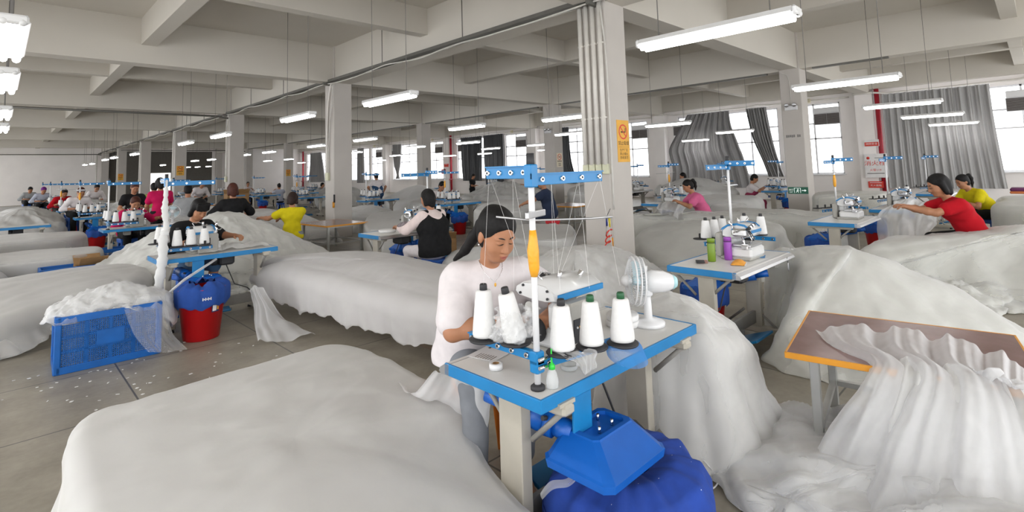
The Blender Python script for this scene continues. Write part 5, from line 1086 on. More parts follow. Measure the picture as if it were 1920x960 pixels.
# white trunking along the window wall
for j, y in enumerate(bays):
    m = M(); pts = [(22.88, y+.5, 3.92), (22.88, y+3.4, 3.93), (22.86, y+3.9, 3.98), (22.88, y+4.3, 3.93), (22.88, y+7.7, 3.92), (22.5, y+8.1, 3.96), (22.5, y+8.7, 3.96)]
    m.tube(pts, .035, mPVC, 8); tag(m.build('wall_conduit'), 'white conduit above the windows, %s bay from the front' % ORD[j], 'pipe', 'white conduits above the windows')
    m = M(); m.box((22.84, y+1.9, 3.93), (.10, .22, .16), mat('cream box', (.72, .66, .48), .5), ch=.02); tag(m.build('junction_box'), 'cream junction box above the windows, %s bay from the front' % ORD[j], 'box', 'cream junction boxes')
# emergency lamps on the far columns
for k_, lb in ((0, 'twin emergency lamp on the far column near the tied curtain'), (1, 'twin emergency lamp on the far column behind the near column')):
    y = 4.43+8.4*k_; t = thing('emergency_light', lb, 'emergency lamp', (14.6, y, 2.95), -math.pi/2, 'twin emergency lamps')
    m = M(); m.box((0, -.035, 0), (.30, .07, .12), mWHITE, ch=.01); m.build('case', t)
    for sx in (-.09, .09): m = M(); m.lathe([(.02, 0), (.05, .03), (.052, .06), (.045, .065)], (sx, -.05, .08), mSTEEL, 12, axis=(0, -1, -.2)); m.build('spot', t)
    m = M(); m.tube(crm([(0, -.012, .06), (0, -.012, .55), (-.05, -.012, .85), (-.22, -.012, .95)], 14, False), .010, mCABLE, 6); m.build('cable', t)
# red fire pipes
for y, lb in ((4.02, 'red fire riser beside the fire cabinet and grey curtain'), (29.2, 'red fire riser left of the dark grey curtains'), (54.3, 'red fire riser in the far right corner')):
    t = thing('fire_riser', lb, 'pipe', (22.72, y, 0), 0, 'red fire risers')
    m = M(); m.cyl((0, 0, 0), (0, 0, 4.1), .075, .075, mRED, 14); m.build('pipe', t); m = M(); m.lathe([(.10, 0), (.10, .12)], (0, 0, .95), mRED, 14); m.box((-.1, 0, 1.0), (.14, .1, .1), mRED, ch=.01); m.build('valve', t)
a = onX(1619, 289, 22.45); b2 = onX(1664, 333, 22.45); c = (a+b2)/2; w, h = abs(b2.y-a.y), abs(b2.z-a.z)
t = thing('fire_cabinet', 'white fire hydrant cabinet with red lettering beside the red riser', 'fire cabinet', (0, 0, 0)); T = frameX(c, 22.45)
m = M(); plate(m, T, -w/2, w/2, -h/2, h/2, -.25, 0, mSIGNW); m.build('case', t); m = M(); plate(m, T, -w/2+.03, w/2-.03, -h/2+.03, h/2-.03, 0, .012, mSIGNW); m.build('door', t)
b = label_mesh('消火栓', .19, mSIGNR, lambda u, v, k: T(u*1.15, v+.08, .016)); b.build('lettering', t) if b.v else None
b = label_mesh('火警119', .10, mSIGNR, lambda u, v, k: T(u, v-.16, .015)); b.build('lettering', t) if b.v else None
m = M(); plate(m, T, -.26, .26, -h/2+.14, -h/2+.17, .012, .014, mGRT); plate(m, T, .0, .28, h/2-.16, h/2-.14, .012, .014, mGRT); m.build('small_print', t)
m = M(); m.lathe([(.05, 0), (.05, .003), (0, .003)], T(-.2, h/2-.15, .014), mSIGNR, 16, axis=(-1, 0, 0)); m.build('emblem', t)
for pa, pb, lb, tx in (((1621, 275), (1647, 261), 'red and white safety notice above the fire cabinet', '消防安全'), ((1629, 352), (1656, 340), 'red notice with white lettering below the fire cabinet', '灭火器箱'), ((833, 313), (840, 307), 'small red notice left of the dark curtains', None), ((828, 326), (835, 317), 'second small red notice by the far riser', None)):
    X = 22.6; a = onX(*pa, X); b2 = onX(*pb, X); c = (a+b2)/2; w, h = abs(b2.y-a.y), abs(b2.z-a.z); T = frameX(c, X)
    t = thing('wall_notice', lb, 'sign', (0, 0, 0), 0, 'red wall notices'); m = M(); plate(m, T, -w/2, w/2, -h/2, h/2, -.39 if X < 22.9 else 0, .006, mSIGNW if 'white safety' in lb else mSIGNR); m.build('board', t)
    m = M()
    if 'white safety' in lb: plate(m, T, -w*.48, w*.48, -h*.46, h*.12, .006, .008, mSIGNR)
    else: plate(m, T, -w*.4, w*.4, h*.25, h*.33, .006, .008, mSIGNW)
    m.build('band', t)
    if tx:
        b = label_mesh(tx, h*.34, mSIGNW, lambda u, v, k: T(u*1.1, v-h*.15, .010)); b.build('lettering', t) if b.v else None
# window coolers
acs = [(.2, 3.15), (5.72, 3.17), (11.75, 3.15), (14.05, 3.15), (22.42, 3.15), (28.15, 3.15), (30.85, 3.15), (36.75, 3.15), (39.3, 3.15), (45.0, 3.15), (47.9, 3.15)]
A0 = None
for i, (y, z) in enumerate(acs):
    lb = 'dark louvred air cooler in the window, %s from the front' % ORD[i]
    if A0 is None:
        A0 = thing('window_cooler', lb, 'air cooler', (22.9, y, z), 0, 'window air coolers')
        m = M(); m.box((.12, 0, .33), (.35, .86, .22), mWHITE, ch=.02); m.box((.14, 0, 0), (.3, .9, .44), mWHITE, ch=.01); m.build('case', A0)
        for sy in (-.22, .22):
            m = M(); m.box((-.02, sy, 0), (.02, .42, .40), mLOUV)
            for q_ in range(9): m.box((-.035, sy, -.17+.042*q_), (.02, .40, .008), mGREYP)
            m.build('louvre', A0)
    else: dup(A0, (22.9, y, z), 0, lb)
# curtains on the window wall
def curtain(label, edge, mm, n=150, amp=.055, waves=9, X=22.62, seed=1):
    """edge: rows from top to bottom, each (z, y_left, y_right, gather)"""
    nv = 40; E = crm([(e[0], e[1], e[2], e[3]) for e in edge], nv, False); u = np.linspace(0, 1, n); rg = np.random.RandomState(seed); p = rg.rand(4)*6.28
    P = np.zeros((n, nv, 3))
    for j in range(nv):
        z, y0, y1, g = E[j]
        y = y0+(y1-y0)*u; f = np.sin(2*PI*waves*u+p[0]+1.1*np.sin(5*u+p[1]))+.5*np.sin(2*PI*waves*2.3*u+p[2]+.02*j)+.25*np.sin(2*PI*waves*.6*u+p[3]+.1*j)
        P[:, j] = np.column_stack([X-amp*g*f, y, np.full(n, z)+.012*np.sin(2*PI*waves*u)*(j == 0)])
    m = M(); m.grid(P, mm); y0, y1 = edge[0][1], edge[0][2]; m.tube([(X, y0, 3.85), (X, y1, 3.85)], .014, mFRAME, 6)
    for y in (y0, y1): m.tube([(X, y, 3.85), (23.02, y, 3.85)], .01, mFRAME, 5)
    o = m.build('curtain', fix=False)
    return tag(o, label, 'curtain', 'window curtains')
mC2 = mat('light grey curtain', (.42, .417, .417), .75, var=.05, scale=2)
curtain('wide light grey curtain beside the fire cabinet', [(3.86, 3.85, .98, 1), (2.8, 3.85, .95, 1), (1.6, 3.85, .88, 1), (.5, 3.85, .80, 1)], mC2, 220, .042, 13, 22.6, 1)
curtain('grey curtain pulled aside and tied at its left edge', [(3.84, 11.3, 9.35, 1), (3.2, 11.75, 9.3, 1), (2.55, 12.2, 9.1, 1.1), (2.2, 12.35, 9.0, 1.2), (1.9, 12.3, 8.9, 1.1), (1.3, 12.2, 8.75, 1), (.5, 12.3, 8.6, 1)], mCURT, 220, .065, 10, 22.6, 2)
curtain('narrow grey curtain hanging in the window by the far column', [(3.84, 8.65, 7.85, 1), (2.6, 8.45, 7.7, 1), (1.6, 8.1, 7.5, 1.1), (.95, 7.9, 7.3, 1.2)], mCURT, 120, .07, 7, 22.65, 3)
curtain('narrow dark curtain seen just left of the near column', [(3.84, 19.3, 18.4, 1), (2.0, 19.2, 18.3, 1), (.7, 19.0, 17.9, 1)], mCURTD, 110, .06, 6, 22.65, 4)
curtain('dark grey curtain, right one of the dark pair', [(3.84, 25.55, 23.75, 1), (2.0, 25.5, 23.75, 1), (.6, 25.4, 23.8, 1)], mCURTD, 150, .06, 9, 22.65, 5)
curtain('dark grey curtain, left one of the dark pair', [(3.84, 27.9, 25.8, 1), (2.0, 27.85, 25.85, 1), (.9, 27.75, 25.9, 1)], mCURTD, 150, .06, 10, 22.65, 6)
curtain('grey curtain knotted to a point in a far window', [(3.84, 36.7, 35.4, 1), (2.4, 36.5, 35.6, 1), (1.5, 36.15, 35.85, .4), (1.1, 36.3, 35.7, .6)], mCURT, 90, .05, 6, 22.65, 7)
curtain('slim grey curtain right of the second column', [(3.84, 42.5, 41.5, 1), (2, 42.6, 41.4, 1), (.8, 42.6, 41.4, 1)], mCURT, 90, .05, 6, 22.65, 8)
curtain('slanting grey curtain left of the second column', [(3.84, 52.2, 49.8, 1), (2.2, 52.4, 49.2, 1), (.9, 52.8, 48.8, 1)], mCURT, 110, .06, 9, 22.65, 9)
# ------------------------------------------------------------------ furniture and small things
mWOOD = mat('brown lacquer board', (.17, .085, .075), .22, var=.25, scale=5, col2=(.25, .14, .125)); mORE = mat('orange edge band', (.72, .30, .02), .4); mORW = mat('worn wood edge', (.42, .24, .09), .5)
mALU = mat('square steel tube', (.46, .46, .44), .4, .7)
def brown_table(label, c, rz, L, Wd, h):
    t = thing('work_table', label, 'table', (c[0], c[1], 0), rz, 'brown top steel tables')
    m = M(); m.box((0, 0, h-.013), (L-.012, Wd-.012, .026), mWOOD, ch=.003); m.build('tabletop', t)
    m = M(); 
    for s in (-1, 1): m.box((s*(L/2-.004), 0, h-.014), (.012, Wd, .03), mORE, ch=.002); m.box((0, s*(Wd/2-.004), h-.014), (L, .012, .03), mORE, ch=.002)
    m.build('edge_band', t)
    for sx in (-1, 1):
        for sy in (-1, 1): m = M(); m.box((sx*(L/2-.10), sy*(Wd/2-.12), (h-.03)/2), (.045, .045, h-.03), mALU, ch=.004); m.build('leg', t)
    for sy in (-1, 1): m = M(); m.box((0, sy*(Wd/2-.12), h-.045), (L-.2, .04, .035), mALU); m.box((0, sy*(Wd/2-.12), .2), (L-.245, .03, .03), mALU); m.build('rail', t)
    for sx in (-1, 1): m = M(); m.box((sx*(L/2-.10), 0, .2), (.03, Wd-.29, .03), mALU); m.build('crossbar', t)
    return t
brown_table('brown lacquered table with orange edge under the sheer net', (3.50, .60), .154, .92, 1.0, .6)
brown_table('brown table with open steel legs at the foot of the second column', (5.13, 10.75), .05, .95, 1.3, .58)
brown_table('brown topped steel table left of the near column', (10.75, 8.75), .1, 1.1, 1.0, .62)
brown_table('small brown table beside the far cardboard box', (6.3, 22.0), 0, 1.4, .8, .62)
# perforated blue crates
mCRT = mat('blue crate plastic', (.004, .11, .42), .4, var=.1)
def crate(label, loc, rz, L, Wd, H, nx=44, nz=21):
    t = thing('plastic_crate', label, 'crate', loc, rz, 'blue perforated crates')
    m = M(); 
    for sx in (-1, 1):
        for sy in (-1, 1): m.box((sx*(L/2-.025), sy*(Wd/2-.025), H/2), (.05, .05, H), mCRT, ch=.008)
    for z, hh in ((H-.03, .06), (.03, .06)):
        for sy in (-1, 1): m.box((0, sy*(Wd/2-.012), z), (L-.04, .024, hh), mCRT, ch=.004)
        for sx in (-1, 1): m.box((sx*(L/2-.012), 0, z), (.024, Wd-.04, hh), mCRT, ch=.004)
    m.build('frame', t)
    for sy in (-1, 1):
        m = M(); y = sy*(Wd/2-.018)
        for i in range(1, nx): m.box((-L/2+.05+(L-.1)*i/nx, y, H/2), (.0065 if i % (nx//4) else .02, .010, H-.1), mCRT)
        for j in range(1, nz): m.box((0, y, .06+(H-.12)*j/nz), (L-.09, .010, .0065 if j % (nz//3) else .018), mCRT)
        m.box((-.0, y, H*.52), (L*.26, .016, H*.26), mCRT); m.build('side_grid', t)
    for sx in (-1, 1):
        m = M(); x = sx*(L/2-.018); m.box((x, 0, H/2), (.006, Wd-.08, H-.08), mCRT)
        for i in range(1, 16): m.box((x, -Wd/2+.05+(Wd-.1)*i/16, H/2), (.010, .009, H-.1), mCRT)
        for j in range(1, nz): m.box((x, 0, .06+(H-.12)*j/nz), (.010, Wd-.09, .008), mCRT)
        m.build('end_grid', t)
    m = M(); m.box((0, 0, .012), (L-.06, Wd-.06, .02), mCRT); m.build('floor_panel', t)
    return t
c0 = crate('blue perforated crate on its own at the front left, net on top', (.765, 6.13, 0), -.03, .76, .5, .47)
crate('blue crate with torn brown cardboard behind the covered table', (.85, 10.05-.02, 0), 0, .8, .42, .40, 20, 9)
crate('second blue crate half hidden behind the torn cardboard', (1.35, 11.75, 0), 0, .7, .4, .42, 20, 9)
mCARD = mat('brown cardboard', (.30, .17, .07), .8, var=.1, scale=12); mTAPE = mat('blue box tape', (.05, .22, .45), .5)
def carton(label, loc, rz, L, Wd, H, flaps=True):
    t = thing('cardboard_box', label, 'cardboard box', loc, rz, 'cardboard boxes'); m = M(); e = .008
    for sx in (-1, 1): m.box((sx*(L/2-e/2), 0, H/2), (e, Wd, H), mCARD)
    for sy in (-1, 1): m.box((0, sy*(Wd/2-e/2), H/2), (L, e, H), mCARD)
    m.box((0, 0, e/2), (L, Wd, e), mCARD); m.build('carton', t)
    m = M(); m.box((0, -Wd/2-.001, H*.22), (L*.98, .004, H*.18), mTAPE); m.build('tape', t); m = M(); m.box((L*.05, -Wd/2-.001, H*.86), (L*.5, .004, H*.08), mTAPE); m.build('tape', t); m = M()
    for i in range(3): m.box((-.05+.05*i, -Wd/2-.001, H*.55), (.025, .004, .03), mINK)
    m.build('print', t)
    if flaps:
        for s in (-1, 1): m = M(); m.box((0, s*(Wd/2+.05), H+.06), (L*.96, e, .16), mCARD, R=Matrix.Rotation(s*-.7, 3, 'X')); m.build('flap', t)
    return t
carton('brown cardboard box with blue print beside the woman in the black vest', (5.75, 7.75, 0), -.5, .52, .4, .40)
carton('torn brown cardboard lying in the blue crate at the left', (1.02, 10.03, .03), .1, .34, .30, .36)
carton('tall cardboard box on the far table left of the yellow T-shirt', (5.2, 17.3, .62), 0, .6, .4, .5)
brown_table('low table carrying the tall cardboard box', (5.2, 17.3), 0, 1.2, .7, .62)
# big dark blue bag below the foreground chute
mBAGL = mat('blue bag cloth with lint', (0.012, 0.050, 0.30), .9, var=.12, scale=18, bump=.25)
nt = mBAGL.node_tree; N = nt.nodes; L = nt.links; b = N['Principled BSDF']; vo = N.new('ShaderNodeTexVoronoi'); vo.inputs['Scale'].default_value = 26; tcn = N.new('ShaderNodeTexCoord'); L.new(tcn.outputs['Object'], vo.inputs['Vector'])
cr_ = N.new('ShaderNodeValToRGB'); cr_.color_ramp.elements[0].position = .035; cr_.color_ramp.elements[1].position = .07; cr_.color_ramp.elements[0].color = (1, 1, 1, 1); cr_.color_ramp.elements[1].color = (0, 0, 0, 1); L.new(vo.outputs['Distance'], cr_.inputs[0])
mxx = N.new('ShaderNodeMix'); mxx.data_type = 'RGBA'; src = b.inputs['Base Color'].links[0].from_socket; L.new(src, mxx.inputs[6]); mxx.inputs[7].default_value = (.7, .72, .78, 1); L.new(cr_.outputs[0], mxx.inputs[0]); L.new(mxx.outputs[2], b.inputs['Base Color'])
BX, BY = 1.88, 1.30
n, q = 96, 34; P = np.zeros((n, q, 3)); a = 2*PI*np.arange(n)/n
for j in range(q):
    s = j/(q-1)
    r0, z0 = np.interp(s, [0, .12, .3, .45, .6, 1], [.10, .19, .295, .335, .345, .33]), np.interp(s, [0, .12, .3, .45, .6, 1], [.385, .40, .36, .285, .19, .006])
    w = (.008*np.sin(5*a+2*s+1)+.006*np.sin(11*a-3*s)+.004*np.sin(21*a+4*s))*np.interp(s, [0, .2, .5, 1], [.4, 1.3, .8, .7])
    P[:, j, 0] = BX+(r0+w)*np.cos(a); P[:, j, 1] = BY+(r0+w)*np.sin(a); P[:, j, 2] = np.maximum(.005, z0+w*.8*(s < .6)-.05*np.cos(a-2.4)*(s < .5)*s*2)
m = M(); m.grid(P, mBAGL, cu=True); tag(m.build('waste_bag'), 'large dark blue lint bag under the foreground suction chute', 'bag')
sheet('net_ribbon', 'white net ribbon tied round the neck of the big blue bag', [[at(1012, 925, .34), at(1032, 903, .39), at(1062, 898, .42), at(1080, 884, .45)], [at(1014, 931, .34), at(1034, 911, .39), at(1064, 906, .42), at(1082, 892, .45)], [at(1017, 937, .33), at(1037, 918, .38), at(1066, 912, .41), at(1084, 897, .44)]], 40, 16, .001, 1, .001, 22, mGAUZ, 'ribbon')
# things on the foreground table
p = at(930, 692, TH); t = thing('tape_roll', 'white paper tape roll on the foreground table', 'tape', (p.x, p.y, TH)); m = M(); m.lathe([(.014, 0), (.0285, 0), (.0285, .024), (.014, .024), (.014, 0)], (0, 0, .001), mWHITE, 28, caps=False); m.build('tape', t); m = M(); m.lathe([(.0115, 0), (.0143, 0), (.0143, .0245), (.0115, .0245), (.0115, 0)], (0, 0, .001), mCARD, 24, caps=False); m.build('core', t)
p = at(1036, 727, TH); t = thing('oil_bottle', 'clear oil bottle with green spout beside the foreground pole', 'bottle', (p.x, p.y, TH))
mCLR = mat('clear soft plastic', (.88, .90, .90), .15, trans=.0, alpha=.32); m = M(); m.lathe([(.0, .001), (.022, .001), (.025, .006), (.0245, .03), (.018, .058), (.010, .072), (.010, .078)], (0, 0, 0), mCLR, 24); m.build('bottle_body', t)
mGRC = mat('bright green cap', (.03, .62, .06), .4); m = M(); m.lathe([(.013, .070), (.013, .084), (.008, .090), (.0042, .094), (.0025, .145), (0, .146)], (0, 0, 0), mGRC, 16); m.build('spout', t)
p = at(1067, 692, TH); t = thing('glass_dish', 'small glass dish under the cones on the foreground table', 'dish', (p.x, p.y, TH)); m = M(); m.lathe([(0, .002), (.034, .002), (.036, .005), (.036, .02), (.033, .02), (.032, .006), (0, .006)], (0, 0, 0), mat('dish glass', (.6, .62, .62), .08, alpha=.45), 28, caps=False); m.build('dish', t)
p = at(905, 664, TH); t = thing('paper_sheet', 'printed white paper at the left edge of the foreground table', 'paper', (p.x+.05, p.y-.02, TH+.001), .2); m = M(); m.box((0, 0, .001), (.21, .15, .0015), mWHITE); m.build('sheet', t); m = M(); 
for i in range(7): m.box((-.07, -.05+.014*i, .0022), (.05, .003, .0005), mINK)
m.build('print', t); m = M(); m.box((.05, .045, .0022), (.05, .012, .0005), mINK); m.build('print_heading', t)
for i, (r_, h_) in enumerate(((.085, .030), (.082, .03))):
    m = M(); m.lathe([(.02, 0), (r_, 0), (r_+.002, .008), (r_+.002, h_-.006), (r_-.002, h_), (.02, h_)], (2.38, 1.62, TH+.001+.031*i), mYARN, 36); tag(m.build('elastic_roll'), 'white elastic coil, %s of two stacked by the fan' % ('lower' if i == 0 else 'upper'), 'roll', 'white elastic coils')
# crumpled clear bag round the leaning cone
mBAGC = mat('clear crinkled plastic', (.85, .86, .87), .10, alpha=.30, spec=1.0); n, q = 60, 30; P = np.zeros((n, q, 3)); a = 2*PI*np.arange(n)/n
for j in range(q):
    s = j/(q-1); r0 = np.interp(s, [0, .1, .25, .6, 1], [.05, .082, .075, .07, .055]); w = .012*np.sin(5*a+9*s)+.009*np.sin(9*a-14*s+1)+.006*np.sin(17*a+21*s)
    P[:, j, 0] = (r0+w)*np.cos(a)*1.12; P[:, j, 1] = (r0+w)*np.sin(a); P[:, j, 2] = s*.115+.008*np.sin(4*a+6*s)
m = M(); m.grid(P, mBAGC, cu=True); o = m.build('plastic_wrap', fix=False); o.location = (1.507, 1.542, TH+.162); tag(o, 'crinkled clear plastic wrap around the leaning thread cone', 'plastic wrap')
m = M()
P = crm([(1.83, 1.325, .885), (1.895, 1.29, .88), (1.91, 1.23, .875), (1.85, 1.185, .87), (1.78, 1.195, .872), (1.765, 1.26, .882)], 40); R_ = [P, P+np.array([0, 0, -.012])+(P-P.mean(0))*.12, P*1+np.array([.01, -.01, -.06])+(P-P.mean(0))*np.array([.10, .25, 0])]
mBNET = tulle('sheer blue cloth', (.10, .32, .72), .40, wrinkle=.3); G_ = np.stack([np.array(x) for x in ([P.mean(0)+(P-P.mean(0))*.3]+R_)], 1); m.grid(G_, mBNET, cu=True); tag(m.build('blue_cloth', fix=False), 'sheer blue cloth hanging under the thread cone nearest the fan', 'cloth')
sheet('net_scrap', 'white net scrap under the cone right of the foreground pole', [[(1.56, 1.40, .888), (1.60, 1.32, .89), (1.67, 1.30, .888)], [(1.55, 1.34, .885), (1.60, 1.28, .884), (1.69, 1.27, .884)], [(1.58, 1.30, .865), (1.62, 1.28, .85), (1.68, 1.275, .86)], [(1.60, 1.30, .85), (1.625, 1.285, .81), (1.685, 1.27, .83)]], 40, 24, .004, 2.5, .003, 23, mGAUZ, 'fabric')
# desk fan
fl = Vector((2.47, 1.52, TH)); ax = Vector((-.72, .69, .06)).normalized(); t = thing('desk_fan', 'small white desk fan behind the thread cones', 'fan', fl)
hc = Vector((-.0, .0, .225)); m = M(); m.lathe([(.085, 0), (.085, .018), (.06, .03), (.022, .036), (.018, .15), (.02, .17)], (0, 0, 0), mWHITE, 24); m.build('base', t)
m = M(); m.lathe([(.0, -.155), (.03, -.15), (.045, -.12), (.055, -.09), (.058, -.03), (.05, .0), (.03, .012)], hc, mWHITE, 24, axis=ax); m.box(hc+Vector((0, 0, -.05)), (.05, .05, .06), mWHITE, ch=.01); m.build('motor', t)
m = M(); m.lathe([(.0, -.162), (.025, -.160), (.038, -.142), (.036, -.135)], hc, mat('pale blue plastic', (.42, .68, .72), .4), 18, axis=ax); m.cyl(hc+Vector((0, 0, .055)), hc+Vector((0, 0, .08)), .007, .009, mWHITE, 10); m.build('end_cap', t)
m = M(); u = ax.orthogonal().normalized(); v = ax.cross(u); RC = .125; cc = hc+ax*.055
for (r_, d_) in ((RC, 0), (RC*.98, .022), (RC*.98, -.022), (.035, .048), (.045, -.045)):
    m.tube([cc+ax*d_+(u*math.cos(w)+v*math.sin(w))*r_ for w in np.linspace(0, 2*PI, 40, endpoint=False)], .0045 if r_ > .1 else .003, mWHITE, 6, closed=True)
for i in range(54):
    w = 2*PI*i/54; e = u*math.cos(w)+v*math.sin(w)
    m.tube([cc+ax*.048+e*.034, cc+ax*.046+e*.07, cc+ax*.03+e*.112, cc+e*RC, cc-ax*.03+e*.112, cc-ax*.043+e*.075, cc-ax*.045+e*.045], .0011, mWHITE, 4)
m.ball(cc+ax*.05, .032, mWHITE, 8, 14); m.build('guard', t)
m = M(); m.lathe([(0, .02), (.022, .016), (.025, -.02), (0, -.022)], cc, mat('fan blade plastic', (.55, .72, .78), .3), 16, axis=ax)
for k_ in range(3):
    G_ = np.zeros((7, 9, 3))
    for i in range(7):
        for j in range(9):
            r_ = .02+.085*i/6; w = 2*PI*k_/3+(j/8-.5)*(.9+.5*i/6); e = u*math.cos(w)+v*math.sin(w); G_[i, j] = cc+e*r_+ax*(.028*(j/8-.5))
    m.grid(G_, MATS['fan blade plastic'])
m.build('blade', t); t_fan = t
# things on the right table
for px, lb, cl in ((1335, 'green flask on the right table', (.16, .26, .015)), (1366, 'purple flask on the right table', (.30, .06, .42))):
    p = at(px, 490 if px < 1350 else 487, TH); mm = mat(lb, cl, .4, var=.03); t = thing('flask', lb, 'flask', (p.x, p.y, TH)); m = M(); m.lathe([(0, .001), (.031, .001), (.033, .006), (.033, .155), (.032, .157)], (0, 0, 0), mm, 24); m.build('flask_body', t)
    m = M(); m.lathe([(.0335, .155), (.0335, .160)], (0, 0, 0), mDARK, 24); m.build('seal', t); m = M(); m.lathe([(.033, .160), (.032, .19), (.029, .194), (0, .195)], (0, 0, 0), mm, 24); m.build('lid', t)
p = at(1385, 495, TH); t = thing('cloth_pouch', 'orange padded pouch on the right table', 'pouch', (p.x, p.y, TH), .3); P = np.zeros((20, 12, 3)); mPO = mat('orange felt', (.72, .32, .05), .9, var=.12, scale=20)
m = M(); u_, v_ = np.linspace(-1, 1, 20), np.linspace(-1, 1, 12)
for s in (1, 0): 
    for i in range(20):
        for j in range(12): P[i, j] = (u_[i]*.085, v_[j]*.055, .003+s*.03*(1-u_[i]**4)*(1-v_[j]**2)*(1+.2*u_[i]))
    m.grid(P.copy(), mPO)
m.build('pouch', t); m = M(); m.box((0, -.056, .004), (.17, .01, .006), mWHITE, ch=.002); m.build('trim', t)
p = at(1313, 492, TH); t = thing('phone', 'dark phone leaning by the green flask', 'phone', (p.x, p.y, TH), .5); m = M(); m.box((0, 0, .008), (.145, .07, .010), mDARK, R=Matrix.Rotation(.06, 3, 'Y'), ch=.003); m.build('body', t); m = M(); m.box((.02, -.03, .004), (.13, .06, .006), mat('rose case', (.45, .22, .18), .5), ch=.002); m.build('case', t)
p = at(1423, 481, TH); m = M(); m.box((p.x, p.y, TH+.003), (.14, .10, .004), mBLUE, rz=.3, ch=.001); m.box((p.x+.02, p.y, TH+.0055), (.09, .05, .001), mWHITE, rz=.3); tag(m.build('blue_card'), 'blue and white card under the machine on the right table', 'card')
t = thing('ring_hook', 'pair of grey rings hanging on the right table edge', 'hook', (5.02, 1.66, .69)); m = M()
for o_ in (0, .018): m.tube([(o_+.005*math.sin(w), -.012, -.03+.034*math.cos(w)) for w in np.linspace(0, 2*PI, 20, endpoint=False)], .0045, mSTEEL, 6, closed=True) if o_ == 0 else None
m.tube([(.0, -.012, .0), (.0, -.01, .06)], .004, mSTEEL, 6); m.build('ring', t)
# scissors and paper roll on the table of the black vest
mSY = mat('scissor yellow', (.75, .62, .03), .4); p = at(718, 432, TH)
t = thing('scissors', 'scissors with yellow and red handles on the black vest table', 'scissors', (p.x-.02, p.y, TH+.008), 2.2); m = M(); m.box((.09, 0, .0), (.15, .016, .004), mSTEEL, rz=.04); m.box((.09, .004, .003), (.15, .014, .004), mSTEEL, rz=-.06); m.build('blades', t)
for s, mm in ((-1, mSY), (1, mSIGNR)): m = M(); m.tube([(-.05+.045*math.cos(w), s*.026+.02*math.sin(w), .002) for w in np.linspace(0, 2*PI, 16, endpoint=False)], .007, mm, 6, closed=True); m.build('handle', t)
m = M(); m.lathe([(.03, 0), (.12, 0), (.122, .03), (.115, .034), (.03, .03)], (3.98, 6.62, TH+.001), mYARN, 30); tag(m.build('elastic_roll'), 'flat white coil on the table of the woman in the black vest', 'roll')
# snips and coiled red cord on the near column
t = thing('hanging_snips', 'blue and yellow snips on a coiled red cord hung on the near column', 'snips', (6.14, 4.15, 0)); m = M()
f0 = onY(1140, 432, 4.14); f1 = onY(1136, 470, 4.14); L0 = [(f0.x-6.14+(f1.x-f0.x)*s+.055*math.cos(s*PI*7), -.03-.02*math.sin(s*PI*7), f0.z+(f1.z-f0.z)*s+.03*math.sin(s*PI*7)) for s in np.linspace(0, 1, 60)]
m.tube(L0, .009, mSIGNR, 6); m.build('coiled_cord', t)
g0 = onY(1136, 412, 4.14)-Vector((6.14, 4.15, 0)); m = M(); m.tube([g0+Vector((.0, -.02, .05)), g0+Vector((-.02, -.025, -.08))], [.018, .012], mat('dark blue grip', (.01, .02, .16), .4), 8); m.build('grip', t); m = M(); m.tube([g0+Vector((.05, -.02, .02)), g0+Vector((.045, -.025, -.1))], [.014, .012], mSY, 8); m.tube([g0+Vector((-.02, -.02, -.08)), g0+Vector((-.035, -.02, -.19))], .005, mSTEEL, 6); m.build('blade', t)
m = M(); m.tube([g0+Vector((0, -.02, .05)), g0+Vector((.09, -.015, .14))], .004, mDARK, 5); m.tube([g0+Vector((.12, -.01, .9)), g0+Vector((.12, -.01, -.3))], .003, mCABLE, 5); m.tube([g0+Vector((.115, -.012, -.25)), g0+Vector((.115, -.012, -.36))], .012, mORE, 6); m.build('cord', t)
t = thing('hanging_snips', 'small snips with orange handle hung on the second column', 'snips', (6.04, 12.6, 1.02)); m = M(); m.tube([(-.02, -.1, .08), (-.02, -.1, -.12)], .025, mDARK, 6); m.build('grip', t); m = M(); m.tube([(-.02, -.06, -.1), (-.02, -.06, -.25)], .03, mORE, 6); m.build('handle', t)
# threads of the foreground stand
m = M(); S0x, S0y = S0.location.x, S0.location.y
for a_, b_ in (((0, .245, .82), (.25, .30, .36)), ((0, .10, .82), (.30, .30, .33)), ((0, .245, .82), (-.045, .25, .35)), ((0, .10, .82), (.01, .125, .35)), ((.12, 0, .79), (.10, -.045, .35)), ((.30, 0, .79), (.222, -.095, .35)), ((.455, 0, .79), (.335, -.165, .35)), ((.12, 0, .79), (.40, .25, .34)), ((.30, 0, .79), (.43, .25, .33)), ((.455, 0, .79), (.45, .25, .33))):
    m.cyl((S0x+a_[0], S0y+a_[1], TH+a_[2]), (S0x+b_[0], S0y+b_[1], TH+b_[2]), .0007, .0007, mYARN, 4, False)
tag(m.build('thread'), 'fine white threads running from the foreground stand arms to its cones', 'thread', None, 'stuff')
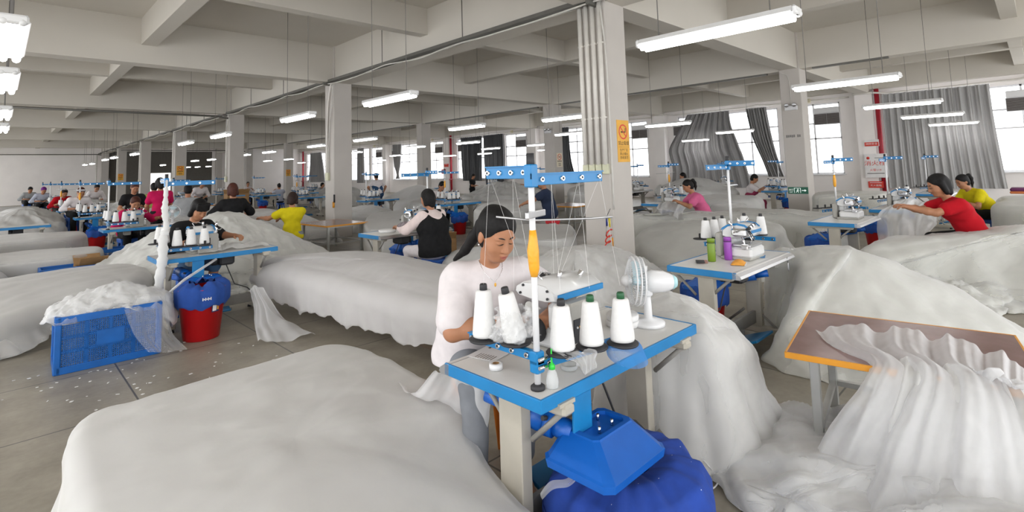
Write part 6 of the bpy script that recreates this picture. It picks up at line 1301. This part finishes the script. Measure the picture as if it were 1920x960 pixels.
# net strip wound round the pole of the left table
pts = [(1.285, 6.585, 1.60), (1.28, 6.58, 1.4), (1.275, 6.575, 1.28), (1.29, 6.575, 1.1), (1.26, 6.55, .98), (1.25, 6.5, .8), (1.22, 6.47, .55), (1.2, 6.45, .3), (1.19, 6.43, .12)]
m = M(); pp = crm(pts, 70, False); rs_ = np.interp(np.linspace(0, 1, 70), np.linspace(0, 1, 9), [.016, .022, .034, .026, .045, .046, .044, .05, .06])*(1+.14*np.sin(np.arange(70)*1.3)+.1*np.sin(np.arange(70)*2.9)); m.tube(pp, list(rs_), mTULW, 12); tag(m.build('net_strip', fix=False), 'white net strip wound round the pole of the left table', 'fabric')
m = M(); m.tube([at(310, 555, .45), at(345, 525, .68), at(405, 486, .745)], .012, mGAUZ2, 8); tag(m.build('net_strip'), 'sheer net strip slanting from the left table to the crate', 'fabric')
# bin sticker and writing on the nearest liner
t = B0; R3 = B0.matrix_basis.to_3x3(); 
def binpt(px, py, r_): 
    p = Vector(B0.location); d = cF+(px-960)/FPX*cR-(py-CY)/FPX*cU; o_ = Vector((0, 0, EYE)); d = Vector(d)
    A = d.x**2+d.y**2; Bq = 2*((o_.x-p.x)*d.x+(o_.y-p.y)*d.y); Cq = (o_.x-p.x)**2+(o_.y-p.y)**2-r_*r_; D = Bq*Bq-4*A*Cq
    if D < 0: return None
    k_ = (-Bq-math.sqrt(D))/(2*A); return o_+d*k_
def decal(name, p0, u0, u1, v0, v1, r_, mm, cone=0.0):
    m = M(); n = 6; G_ = []
    for i in range(n+1):
        a_ = u0+(u1-u0)*i/n; G_.append([((r_+cone*v)*math.cos(a_), (r_+cone*v)*math.sin(a_), v) for v in (v0, v1)])
    m.grid(np.array(G_), mm); return m.build(name, B0)
ca = math.atan2(-B0.location.y, -B0.location.x)-B0.rotation_euler.z
mNAVS = mat('sticker navy', (.03, .03, .12), .5)
decal('sticker', None, ca+.42, ca+.80, .235, .325, .1535, mNAVS, .107); decal('sticker_picture', None, ca+.46, ca+.64, .245, .295, .1545, mSIGNW, .107); decal('sticker_picture', None, ca+.67, ca+.77, .25, .29, .1545, mORE, .107); decal('sticker_text', None, ca+.45, ca+.78, .303, .318, .1545, mSIGNR, .107)
for i in range(7): decal('liner_print', None, ca+.02+.045*i, ca+.05+.045*i, .352+.006*(i % 2), .368+.008*((i+1) % 2), .2235, mSIGNW)
# scraps of net on the floor
rg = random.Random(3); m = M()
for i in range(75):
    if i < 45: x, y = rg.gauss(.9, .45), rg.gauss(5.2, .5)
    else: x, y = rg.uniform(.1, 1.2), rg.gauss(5.9, .35)
    w_, h_ = rg.uniform(.004, .022), rg.uniform(.004, .03); a_ = rg.random()*3
    m.box((x, y, .004), (w_, h_, .003), mYARN, rz=a_)
tag(m.build('net_scraps'), 'tiny white net scraps scattered on the floor before the crate', 'scraps', None, 'stuff')
m = M(); m.tube(crm([at(1318, 862, .12), at(1338, 885, .04), at(1346, 902, .02), at(1338, 915, .012), at(1320, 918, .01)], 24, False), .004, mWHITE, 6); tag(m.build('white_cord'), 'thin white cord curling on the floor beside the blue bag', 'cord')
m = M(); m.box((13.35, 1.25, .9), (.45, .3, .06), mat('plum fabric', (.12, .02, .09), .8), ch=.02); o = tag(m.build('folded_fabric'), 'folded plum fabric on the far right stack', 'fabric'); o.location = (.2, -.95, .03)
m = M(); m.box((13.35, 1.25, .85), (.46, .31, .045), mat('orange fabric', (.55, .16, .05), .8), ch=.015); o = tag(m.build('folded_fabric'), 'folded orange fabric beneath the plum fabric at the far right', 'fabric'); o.location = (.2, -.95, .03)

f2 = dup(t_fan, (2.40, 11.72, TH), 2.15, 'small pale desk fan on the second left table, facing forward')
dup(T0, (.2, 14.55, 0), 0, 'sewing table with bare white top at the left beyond the covered stack')
